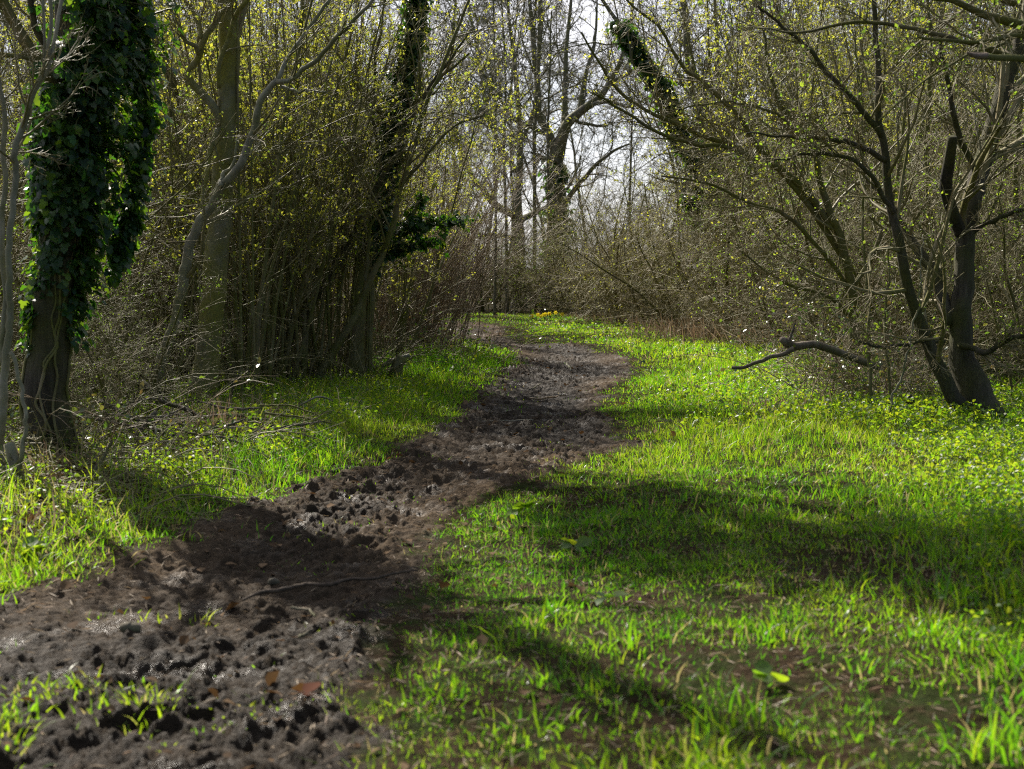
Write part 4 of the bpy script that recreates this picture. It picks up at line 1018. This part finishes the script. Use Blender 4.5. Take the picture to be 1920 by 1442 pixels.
# far wood that reads as one mass
g = Geo(); rng = np.random.default_rng(60)
n = 420; x = rng.uniform(-34, 34, n); y = rng.uniform(40, 72, n); K = 9
P = np.zeros((n, K, 3)); P[:, 0] = np.stack([x, y, gz(x, y)], 1); d = unit(np.column_stack([rng.normal(0, .18, (n, 2)), np.ones(n)])); H = rng.uniform(2, 4.2, n)
for k in range(1, K): d = unit(d + rng.normal(0, .1, d.shape)); P[:, k] = P[:, k - 1] + d * (H / (K - 1))[:, None]
R = rng.uniform(.02, .06, n)[:, None] * np.linspace(1, .2, K)[None]
l1 = spawn(rng, P, R, 10, .08, 1, .8, .5, .5, 6, .15, rmin=.006); l2 = spawn(rng, *l1, 8, .1, 1, .8, .5, .5, 4, .18, rmin=.005)
l3 = spawn(rng, *l2, 3, .2, 1, .8, .5, .6, 3, .18, rmin=.004)
g.tubes(P, R, 5).tubes(*l1, 3).tubes(*l2, 3).tubes(*l3, 3)
o = link('woodland', g.mesh('woodland', M_FARBARK)); o['kind'] = 'stuff'; tag(o, 'low bare scrub of the wood beyond, seen through the trunks', 'woodland')

# ------------------------------------------------------------------ undergrowth: bramble arcs and dead twigs nobody could count
def arcs(rng, x, y, h, ln, r):
    n = len(x); K = 8; P = np.zeros((n, K, 3)); P[:, 0] = np.stack([x, y, surf(x, y) - .02], 1)
    az = rng.uniform(0, 6.28, n); d = unit(np.column_stack([np.cos(az) * .7, np.sin(az) * .7, rng.uniform(.4, 1.6, n) * h]))
    for k in range(1, K): d = unit(d + rng.normal(0, .13, d.shape) + np.array([0, 0, -.16 / h])); P[:, k] = P[:, k - 1] + d * (ln / (K - 1))[:, None]
    P[:, :, 2] = np.maximum(P[:, :, 2], surf(P[:, :, 0].ravel(), P[:, :, 1].ravel()).reshape(n, K) + .005)
    return P, r[:, None] * np.linspace(1, .4, K)[None]
rng = np.random.default_rng(61); g = Geo()
y = rng.uniform(7.5, 30, 5200); x = left_edge(y) - rng.uniform(.1, 6, len(y)); k = (y > 13.5) | (rng.random(len(y)) < .5); x, y = x[k], y[k]
P, R = arcs(rng, x, y, 1.0, rng.uniform(.3, 1.5, len(y)), rng.uniform(.0015, .006, len(y)))
l1 = spawn(rng, P, R, 5, .1, 1, .8, .4, .7, 4, .18, rmin=.0012); g.tubes(P, R, 4).tubes(*l1, 3)
y3 = rng.uniform(6.8, 11.5, 1500); x3 = verge_edge(y3) - rng.uniform(.1, 2.2, 1500)
P3, R3 = arcs(rng, x3, y3, .55, rng.uniform(.25, .9, 1500), rng.uniform(.0015, .005, 1500))
l3 = spawn(rng, P3, R3, 4, .1, 1, .8, .4, .7, 4, .18, rmin=.0014); g.tubes(P3, R3, 4).tubes(*l3, 3)
y4 = rng.uniform(11.2, 13.6, 420); x4 = rng.uniform(.20, .29, 420) * y4 + .25
P4, R4 = arcs(rng, x4, y4, .9, rng.uniform(.4, 1.2, 420), rng.uniform(.0015, .004, 420))
l4 = spawn(rng, P4, R4, 5, .1, 1, .8, .4, .7, 4, .18, rmin=.0013); g.tubes(P4, R4, 4).tubes(*l4, 3)
y2 = rng.uniform(13, 31, 4200); x2 = right_edge(y2) + rng.uniform(.2, 6, len(y2)) + 1.6 * sstep(18, 14, y2)
P2, R2 = arcs(rng, x2, y2, 1.2, rng.uniform(.4, 1.6, len(y2)), rng.uniform(.0015, .006, len(y2)))
l2 = spawn(rng, P2, R2, 5, .1, 1, .8, .4, .7, 4, .18, rmin=.0012); g.tubes(P2, R2, 4).tubes(*l2, 3)
o = link('undergrowth', g.mesh('undergrowth', M_TWIG)); o['kind'] = 'stuff'; tag(o, 'tangle of thin brown twigs along the foot of both thickets', 'undergrowth')

# dry tan stems
g = Geo(); rng = np.random.default_rng(62)
def straw(cx, cy, n, sx, sy, h, w=.0045):
    x = cx + rng.normal(0, sx, n); y = cy + rng.normal(0, sy, n)
    b = np.stack([x, y, surf(x, y) - .01], 1); u = np.column_stack([rng.normal(0, .75, (n, 2)), np.ones(n)]); L = h * rng.uniform(.4, 1.3, n)
    g.leaves(b, rng.normal(size=(n, 3)) * [1, 1, .1], u, L, (BUD[0] * [w / .34 / h, 1, .2], BUD[1]), rng)
for px, py, n, sx, sy, h in [(1400, 650, 700, .8, .5, .42), (1320, 638, 420, .7, .5, .36), (1240, 617, 260, .8, .4, .28), (1150, 606, 160, .8, .4, .22), (1470, 660, 420, .7, .5, .42),
                             (1465, 800, 160, .18, .12, .14), (1560, 795, 140, .3, .12, .14), (415, 838, 150, .18, .15, .22), (440, 812, 120, .25, .15, .22), (75, 905, 90, .12, .12, .16), (20, 1010, 30, .15, .2, .16)]:
    q = ground(px, py); straw(q[0], q[1], n, sx, sy, h)
y = rng.uniform(2.5, 9, 16000); x = rng.uniform(-1, 1, len(y)) * (.4 * y + 1)
k = (path_sdw(x, y) < .25) | (rng.random(len(x)) < .3); x, y = x[k], y[k]
g.leaves(np.stack([x, y, surf(x, y) + .006], 1), rng.normal(0, .3, (len(x), 3)) + np.array([0, 0, 1.]), rng.normal(size=(len(x), 3)) * [1, 1, .15], rng.uniform(.015, .06, len(x)), (BUD[0] * [.16, 1, .3], BUD[1]), rng)
o = link('dry_grass', g.mesh('dry_grass', M_STRAW)); o['kind'] = 'stuff'; tag(o, 'tan dead grass and bracken stalks below the hedges', 'dry grass')

# ------------------------------------------------------------------ brambles on the right
def bramble(label, px, py, n, spread, hgt, seed, group='brambles in front of the right thicket'):
    rng = np.random.default_rng(seed); c = ground(px, py); base = np.array([c[0], c[1], surf1(c[0], c[1])])
    x = c[0] + rng.normal(0, spread, n); y = c[1] + rng.normal(0, spread * .6, n)
    P, R = arcs(rng, x, y, hgt, rng.uniform(.5, 1.5, n), rng.uniform(.002, .0045, n))
    l1 = spawn(rng, P, R, 6, .1, 1, .8, .3, .7, 4, .18, rmin=.0012)
    t = thing('bramble', label, 'bramble', base, group)
    link('stems', Geo().tubes(P, R, 4).tubes(*l1, 3).mesh('stems', M_REDTWIG, base), t)['kind'] = 'stuff'
    g = Geo(); put_leaves(g, rng, l1[0], 3, .036, OVAL, .75, .3, .9)
    link('leaves', g.mesh('leaves', M_BRAMBLE, base), t)
bramble('bramble patch under the hanging broken branch', 1505, 768, 16, .30, .8, 70)
bramble('bramble patch around the foot of the straight sapling', 1610, 780, 50, .30, 1.25, 71)
bramble('bramble patch between the thinner sapling and the mossy log', 1690, 772, 34, .26, 1.2, 72)
bramble('low bramble patch behind the straight sapling', 1590, 730, 40, .5, 1.2, 73)
bramble('sparse bramble at the grass edge left of the path bend', 830, 690, 40, .45, 1.0, 74, 'brambles by the left thicket')
bramble('dim bramble beside the ivy-clad trunk\'s foot', 190, 868, 40, .3, .8, 75, 'brambles by the left thicket')

# ------------------------------------------------------------------ fallen wood
def stick(name, label, cat, pts, D, w, seed, mat=M_DEAD, forks=(), group=None, D1=None, twigs=0, sides=8, sink=.3):
    rng = np.random.default_rng(seed)
    def line(pts, w, D, D1):
        out = []
        for i, (px, py) in enumerate(pts):
            d = D if D1 is None else D + (D1 - D) * i / (len(pts) - 1)
            q = ground(px, py) if py > HOR + 5 else None
            if q is not None and (d is None or d > q[1]): p = np.array([q[0], q[1], 0.])
            else: p = at(px, py, d)
            ww = np.interp(i / (len(pts) - 1), np.linspace(0, 1, len(w)), w)
            r = ww * .5 * p[1] / F
            p[2] = max(p[2], surf1(p[0], p[1]) + r * sink)
            out.append([*p, r])
        L = smooth_line(np.array(out), 26, rng, .004)
        return L[:, :3], L[:, 3]
    P, R = line(pts, w, D or 99, D1)
    base = P[len(P) // 2].copy()
    lines = [(P, R)]; fk = []
    for fp, fw, fd in forks:
        p, r = line(fp, fw, fd or 99, None); lines.append((p, r)); fk.append((p, r))
    g = Geo().tubes(P, R, sides, .16, seed, True)
    if twigs:
        lv = twigs_from(lines, rng, [dict(n=twigs, t0=.15, t1=1, ang=.8, length=.25, ratio=.4, K=6, wig=.15), dict(n=4, t0=.2, t1=1, ang=.8, length=.45, ratio=.6, K=4, wig=.16)])
        g.tubes(*lv[0], 4).tubes(*lv[1], 3)
    t = tag(link(name, g.mesh(name, mat, base), None, base), label, cat, group)
    for p, r in fk:
        link('fork', Geo().tubes(p, r, 7, .12, seed + 1, True).mesh('fork', mat, base), t)
    return t
GB = 'fallen branches heaped by the left thicket'
stick('broken_branch', 'broken dead branch hanging over the grass in front of the arching tree', 'branch', [(1464, 636), (1475, 643), (1488, 650), (1508, 646), (1529, 646), (1550, 653), (1575, 662), (1600, 671), (1650, 690)], 10.8, [11, 18, 17, 15, 15, 15, 15, 14, 12], 80, M_DEAD,
      [([(1488, 654), (1473, 662), (1446, 669), (1425, 677), (1394, 689), (1372, 690)], [11, 9, 8, 8, 7, 7], 10.75), ([(1480, 642), (1486, 622), (1491, 606)], [7, 5, 3], 10.8)], None, 11.0)
stick('mossy_log', 'short dark mossy log lying against the foot of the leaning trunk', 'log', [(1768, 802), (1745, 785), (1720, 765), (1700, 743)], 10.5, [26, 24, 22, 17], 81, M_OAK, sink=.8)
stick('fallen_log', 'pale grey log lying in the grass right of the ivy-clad trunk\'s foot', 'log', [(98, 893), (160, 891), (205, 892), (235, 902), (262, 912)], None, [9, 9, 9, 8, 6], 82, M_PALE, [([(112, 888), (130, 884), (150, 886)], [5, 4, 3], None)], GB)
stick('fallen_branch', 'straight thick pole propped against the brush heap', 'branch', [(222, 862), (250, 822), (275, 792), (293, 772)], 8.9, [8, 9, 9, 8], 83, M_DEAD, (), GB)
stick('fallen_branch', 'long dark branch sloping from the thin dark trunk down to the right verge', 'branch', [(268, 716), (290, 738), (312, 755), (350, 767), (387, 792), (412, 810), (475, 830), (510, 842)], 10.0, [9, 9, 9, 9, 8, 7, 6, 4], 84, M_OAK, [([(312, 755), (300, 735), (270, 730), (250, 745)], [5, 4, 4, 3], 9.9)], GB, 9.2, 9)
stick('fallen_branch', 'long dark branch lying lower than the sloping one, ending in dry grass', 'branch', [(185, 750), (237, 777), (275, 795), (312, 815), (362, 840), (412, 862)], 9.3, [8, 9, 9, 9, 8, 5], 85, M_OAK, [], GB, 8.8, 9)
stick('fallen_branch', 'thin pale curved branch in front of the brush heap', 'branch', [(292, 800), (293, 815), (302, 826), (325, 842), (350, 862), (368, 882)], 8.8, [4, 5, 5, 5, 4, 3], 86, M_PALE, [], GB, 8.6, 3)
stick('fallen_branch', 'thin stick leaning in the shade right of the ivy-clad trunk', 'branch', [(150, 832), (170, 842), (192, 857)], 8.6, [4, 5, 4], 87, M_DEAD, (), GB)
stick('fallen_branch', 'dark stick slanting across the pale log', 'branch', [(210, 828), (190, 865), (162, 900), (138, 932)], 7.9, [5, 6, 6, 4], 88, M_OAK, (), GB, 7.2)
stick('fallen_branch', 'forked dark branch with its snapped end on the bright verge', 'branch', [(395, 793), (440, 797), (480, 801), (513, 807), (550, 814), (576, 827), (602, 833), (618, 837)], 9.6, [6, 7, 7, 8, 8, 9, 9, 8], 89, M_OAK,
      [([(577, 828), (560, 836), (545, 843), (520, 848)], [7, 6, 5, 4], 9.4), ([(513, 809), (522, 824), (537, 842)], [5, 4, 4], 9.5)], GB, 9.5, 4)
stick('fallen_branch', 'pale whip arching over the grass above the forked branch', 'branch', [(508, 797), (535, 781), (557, 763), (583, 748), (598, 744), (614, 747), (628, 756)], 10.3, [5, 5, 4, 4, 4, 3, 2], 90, M_PALE, (), GB, 10.6)
stick('fallen_branch', 'dark sapling leaning left of the grass by the olive trunk', 'branch', [(413, 788), (428, 750), (440, 722), (452, 690)], 11.0, [6, 6, 5, 3], 91, M_OAK, (), GB)
stick('cut_branch', 'pale cut branch sticking out right of the ivy-sleeved trunk', 'branch', [(715, 690), (730, 679), (748, 672), (768, 666)], 15.2, [9, 10, 9, 7], 92, M_PALE)
rng = np.random.default_rng(63)
for i in range(46):                                                 # smaller sticks of the heap
    a = np.array([rng.uniform(130, 520), 0]); a[1] = rng.uniform(760, 870 - .06 * (a[0] - 130)); dx = rng.uniform(40, 150) * rng.choice([-1, 1]); dy = rng.uniform(-30, 60)
    stick('fallen_stick', 'thin brown stick among the heaped branches under the grey trunk', 'stick', [tuple(a), tuple(a + [dx * .5, dy * .4 + rng.uniform(-8, 8)]), tuple(a + [dx, dy])], rng.uniform(8.5, 9.9), [rng.uniform(2, 5), rng.uniform(3, 6), 2], 500 + i, M_DEAD if i % 3 else M_THORN, (), 'sticks of the brush heap', None, 6)
# stump and broken post
def stump(name, label, px, py, w, h, seed, mat, D=None, tilt=.1):
    q = ground(px, py); r = w * .5 * q[1] / F; hh = h * q[1] / F; z = surf1(q[0], q[1])
    P = np.array([[0, 0, -.05], [0, 0, hh * .2], [tilt * hh * .4, 0, hh * .55], [tilt * hh, 0, hh], [tilt * hh * 1.05, 0, hh * 1.02]]); R = np.array([r * 1.3, r * 1.08, r, r * .92, r * .45])
    return tag(link(name, Geo().tubes(P, R, 14, .2, seed, True).mesh(name, mat), None, (q[0], q[1], z)), label, 'stump')
stump('tree_stump', 'squat cut stump at the grass edge right of the ivy-sleeved trunk', 741, 722, 22, 42, 95, M_HAZEL, tilt=.25)
stump('rotten_post', 'pale rotten broken stump at the foot of the twin-stemmed sapling', 33, 922, 22, 68, 96, M_PALE, tilt=-.2)
# bits on the mud
GS = 'bits of stick on the muddy path'
for i, (lab, pts, w, m) in enumerate([
    ('short pale stick on the mud at the path\'s widest point', [(1062, 683), (1067, 689), (1071, 694)], [4, 5, 4], M_PALE),
    ('thin yellowish stick lying across the middle of the path', [(985, 747), (1010, 748), (1035, 745), (1060, 741)], [3, 4, 3, 2], M_STRAW),
    ('thin twig slanting on the mud above the yellowish stick', [(992, 731), (1003, 726), (1014, 719)], [3, 3, 2], M_DEAD),
    ('brown stick on the left edge of the mud', [(622, 884), (648, 878), (668, 876), (679, 881)], [6, 7, 6, 4], M_DEAD),
    ('long pale twig across the path above the brown patch', [(850, 788), (920, 789), (1000, 787)], [2, 2, 2], M_PALE),
    ('small stick in the near mud', [(560, 1195), (572, 1188), (584, 1182)], [6, 7, 5], M_DEAD),
    ('thin twig in the near mud beside the wet hollow', [(545, 1140), (575, 1143), (592, 1155)], [5, 5, 3], M_DEAD)]):
    stick('stick', lab, 'stick', pts, None, w, 600 + i, m, (), GS, sink=.7)
M_ROOT = bark('muddy_root', (.03, .021, .014), (.075, .053, .036), (.13, .095, .066), None, 0, .3, 20, .6)
GR = 'tree roots crossing the trodden path'
for i, (lab, pts, w) in enumerate([('bare root crossing the near mud', [(455, 1126), (490, 1112), (525, 1108), (570, 1094), (620, 1097), (660, 1084), (700, 1085), (770, 1070)], [4, 9, 10, 7, 9, 6, 6, 3])]):
    stick('root', lab, 'root', pts, None, w, 620 + i, M_ROOT, (), None, sink=-.92)
# stones
def stone(label, px, py, w, seed):
    q = ground(px, py); r = w * .5 * q[1] / F; rng = np.random.default_rng(seed)
    th, ph = np.meshgrid(np.linspace(0, 2 * np.pi, 18, endpoint=False), np.linspace(.05, np.pi - .05, 10))
    k = 1 + .35 * (fbm(np.cos(th) * 1.2 + 5 + seed, np.sin(th) * 1.2 + np.cos(ph) * 1.3, seed, 2) - .5)
    V = np.stack([r * k * np.sin(ph) * np.cos(th), r * .8 * k * np.sin(ph) * np.sin(th), r * .62 * k * np.cos(ph)], -1).reshape(-1, 3)
    i = np.arange(9)[:, None] * 18 + np.arange(18)[None]; j = np.arange(9)[:, None] * 18 + (np.arange(18)[None] + 1) % 18
    Q = np.stack([i, j, j + 18, i + 18], -1).reshape(-1, 4)
    o = link('stone', mesh_np('stone', V, [Q, np.array([list(range(4))])], M_DEAD, {'tint': np.zeros(len(V))}), None, (q[0], q[1], surf1(q[0], q[1]) + r * .2))
    o.rotation_euler = (.2, .1, rng.uniform(0, 3)); tag(o, label, 'stone')
stone('rounded grey stone in the near mud on the left', 245, 1172, 44, 3)
stone('small pale stone in the trodden mud', 512, 1060, 26, 4)
# single large leaves
def big_leaf(name, label, cat, px, py, w, tmpl, mat, seed, n=1, up=.03):
    rng = np.random.default_rng(seed); q = ground(px, py); s = w * q[1] / F
    base = np.array([q[0], q[1], surf1(q[0], q[1])]); g = Geo()
    az = rng.uniform(0, 6.28) + np.arange(n) * 2.4
    d = np.stack([np.cos(az), np.sin(az), rng.uniform(.2, 1.0, n)], 1)
    g.leaves(np.tile([[0, 0, up]], (n, 1)) + d * s * .12, np.array([0, 0, 1.0]) + rng.normal(0, .4, (n, 3)), d, s * rng.uniform(.7, 1.1, n), tmpl, rng)
    return tag(link(name, g.mesh(name, mat), None, base), label, cat)
big_leaf('dead_leaf', 'curled red-brown dead leaf on the near mud', 'leaf', 570, 1316, 55, OVAL, leafmat('red_dead_leaf', [(.07, .024, .012), (.09, .032, .016)], [(.12, .04, .02), (.12, .04, .02)], .2, .8, .05), 5, 2)
big_leaf('dock_plant', 'broad-leaved plant catching the sun in the near right grass', 'plant', 1440, 1325, 40, ROUND, M_HERB, 6, 5)
big_leaf('dock_plant', 'broad-leaved plant with a bright upright leaf beside the near mud', 'plant', 1140, 1145, 40, OVAL, M_HERB, 7, 4)
big_leaf('dock_plant', 'grey-green rosette in the shaded turf above the trodden root', 'plant', 1075, 1030, 34, OVAL, M_HERB, 8, 8)
big_leaf('dock_plant', 'leafy rosette in the turf left of the lit verge', 'plant', 985, 960, 34, OVAL, M_HERB, 9, 9)
big_leaf('dock_plant', 'leafy rosette at the sunlit left verge by the frame\'s edge', 'plant', 60, 1035, 30, ROUND, M_HERB, 10, 9)

# ------------------------------------------------------------------ daffodils
def daffodil(label, px, py, seed):
    rng = np.random.default_rng(seed); q = ground(px, 606.5); base = np.array([at(px, py, q[1])[0], q[1], 0]); base[2] = surf1(base[0], base[1])
    H = at(px, py, base[1])[2] - base[2]
    t = thing('daffodil', label, 'flower', base, 'daffodils below the far hedge')
    top = np.array([rng.uniform(-.03, .03), -.03, H])
    sp = smooth_line(np.array([[0, 0, -.02], [0, 0, H * .5], top - [0, 0, .03], top + [0, -.02, 0]]), 12)
    link('stem', Geo().tubes(sp, np.full(12, .005), 5).mesh('stem', M_DAFLEAF), t)
    g = Geo(); f = unit(np.array([rng.uniform(-.5, .5), -1, rng.uniform(-.1, .3)])); a = unit(np.cross(f, [0, 0, 1.])); b_ = np.cross(f, a)
    ang = np.arange(6) * math.pi / 3
    dirs = np.cos(ang)[:, None] * a + np.sin(ang)[:, None] * b_
    g.leaves(np.tile(top + [0, -.02, 0], (6, 1)), np.tile(f, (6, 1)), dirs, np.full(6, .046), OVAL, rng)
    fl = link('flower', g.mesh('flower', M_PETAL), t)
    c0 = top + np.array([0, -.02, 0])
    tp = np.stack([c0, c0 + f * .02, c0 + f * .04, c0 + f * .045])
    link('trumpet', Geo().tubes(tp, np.array([.010, .014, .018, .024]), 10).mesh('trumpet', M_PETAL), fl)
    for k in range(6):
        g = Geo(); az = rng.uniform(0, 6.28); d = np.array([[math.cos(az) * .35, math.sin(az) * .35, 1.0]])
        g.leaves(np.array([[math.cos(az) * .03, math.sin(az) * .03, -.01]]), np.array([[math.cos(az), math.sin(az), .2]]), d, np.array([H * rng.uniform(.7, .95)]), (OVAL[0] * [.14, 1, 1.5], OVAL[1]), rng)
        link('leaf', g.mesh('leaf', M_DAFLEAF), t)
for i, (px, py, lab) in enumerate([(999, 592, 'leftmost yellow daffodil, a little apart from the rest'), (1006, 590, 'yellow daffodil second from the left of the row'), (1016, 593, 'lowest daffodil left of the middle of the row'), (1019, 590, 'yellow daffodil in the middle of the row, just above the lowest'),
                        (1023, 589, 'yellow daffodil right in the middle of the row'), (1030, 588, 'left of the two tall daffodils right of the middle'), (1033, 588, 'right of the two tall daffodils right of the middle'), (1041, 586, 'tallest yellow daffodil of the row'), (1054, 589, 'rightmost yellow daffodil, beside the twigs')]):
    daffodil(lab, px, py, 700 + i)

# ------------------------------------------------------------------ light
SUN_AZ, SUN_EL = rad(-31), rad(41.5)
w = bpy.data.worlds.new('World'); scene.world = w; w.use_nodes = True
nt = w.node_tree
for n in list(nt.nodes): nt.nodes.remove(n)
sky = nt.nodes.new('ShaderNodeTexSky'); sky.sky_type = 'NISHITA'; sky.sun_disc = False
sky.sun_elevation = SUN_EL; sky.sun_rotation = SUN_AZ; sky.air_density = 1.0; sky.dust_density = .7; sky.ozone_density = 1.0
bg = nt.nodes.new('ShaderNodeBackground'); bg.inputs[1].default_value = .050
wo = nt.nodes.new('ShaderNodeOutputWorld')
tc = nt.nodes.new('ShaderNodeTexCoord'); mp = nt.nodes.new('ShaderNodeMapping'); mp.inputs['Scale'].default_value = (1.5, 1.5, 4)
nz = nt.nodes.new('ShaderNodeTexNoise'); nz.inputs['Scale'].default_value = 2.2; nz.inputs['Detail'].default_value = 6
nt.links.new(tc.outputs['Generated'], mp.inputs[0]); nt.links.new(mp.outputs[0], nz.inputs['Vector'])
cr = nt.nodes.new('ShaderNodeMapRange'); cr.inputs[1].default_value = .35; cr.inputs[2].default_value = .65; cr.inputs[3].default_value = .45; cr.inputs[4].default_value = .92
nt.links.new(nz.outputs[0], cr.inputs[0])
mx = nt.nodes.new('ShaderNodeMix'); mx.data_type = 'RGBA'; mx.inputs[7].default_value = (13.5, 13.4, 14.2, 1)   # thin bright cloud over the blue
vd = nt.nodes.new('ShaderNodeVectorMath'); vd.operation = 'DOT_PRODUCT'
vd.inputs[1].default_value = (math.sin(SUN_AZ) * math.cos(SUN_EL), math.cos(SUN_AZ) * math.cos(SUN_EL), math.sin(SUN_EL))
nt.links.new(tc.outputs['Generated'], vd.inputs[0])
dr = nt.nodes.new('ShaderNodeMapRange'); dr.interpolation_type = 'SMOOTHSTEP'; dr.inputs[1].default_value = .15; dr.inputs[2].default_value = .68
nt.links.new(vd.outputs['Value'], dr.inputs[0])
mm = nt.nodes.new('ShaderNodeMath'); mm.operation = 'MULTIPLY'; nt.links.new(cr.outputs[0], mm.inputs[0]); nt.links.new(dr.outputs[0], mm.inputs[1])
nt.links.new(mm.outputs[0], mx.inputs[0]); nt.links.new(sky.outputs[0], mx.inputs[6])
nt.links.new(mx.outputs[2], bg.inputs[0]); nt.links.new(bg.outputs[0], wo.inputs[0])
sl = bpy.data.lights.new('sun', 'SUN'); sl.energy = 5.0; sl.angle = rad(.53); sl.color = (1, .93, .82)
so = bpy.data.objects.new('sun', sl); COL.objects.link(so)
sdir = Vector((math.sin(SUN_AZ) * math.cos(SUN_EL), math.cos(SUN_AZ) * math.cos(SUN_EL), math.sin(SUN_EL)))
so.rotation_euler = sdir.to_track_quat('Z', 'Y').to_euler()
so.location = sdir * 50

cam = bpy.data.cameras.new('camera'); co = bpy.data.objects.new('camera', cam); COL.objects.link(co)
co.location = (0, 0, HC); co.rotation_euler = (math.pi / 2 - PITCH, 0, 0)
cam.sensor_width = 36; cam.sensor_fit = 'HORIZONTAL'; cam.lens = F / 1920 * 36
cam.clip_start = .05; cam.clip_end = 2000
cam.dof.use_dof = True; cam.dof.focus_distance = 13.5; cam.dof.aperture_fstop = 4.0
scene.camera = co
scene.view_settings.view_transform = 'Standard'; scene.view_settings.look = 'None'
scene.view_settings.exposure = .98; scene.view_settings.gamma = 1
scene.cycles.max_bounces = 6; scene.cycles.transmission_bounces = 4; scene.cycles.diffuse_bounces = 4; scene.cycles.glossy_bounces = 2
scene.cycles.pixel_filter_type = 'BLACKMAN_HARRIS'; scene.cycles.filter_width = 1.15
scene.cycles.use_denoising = False
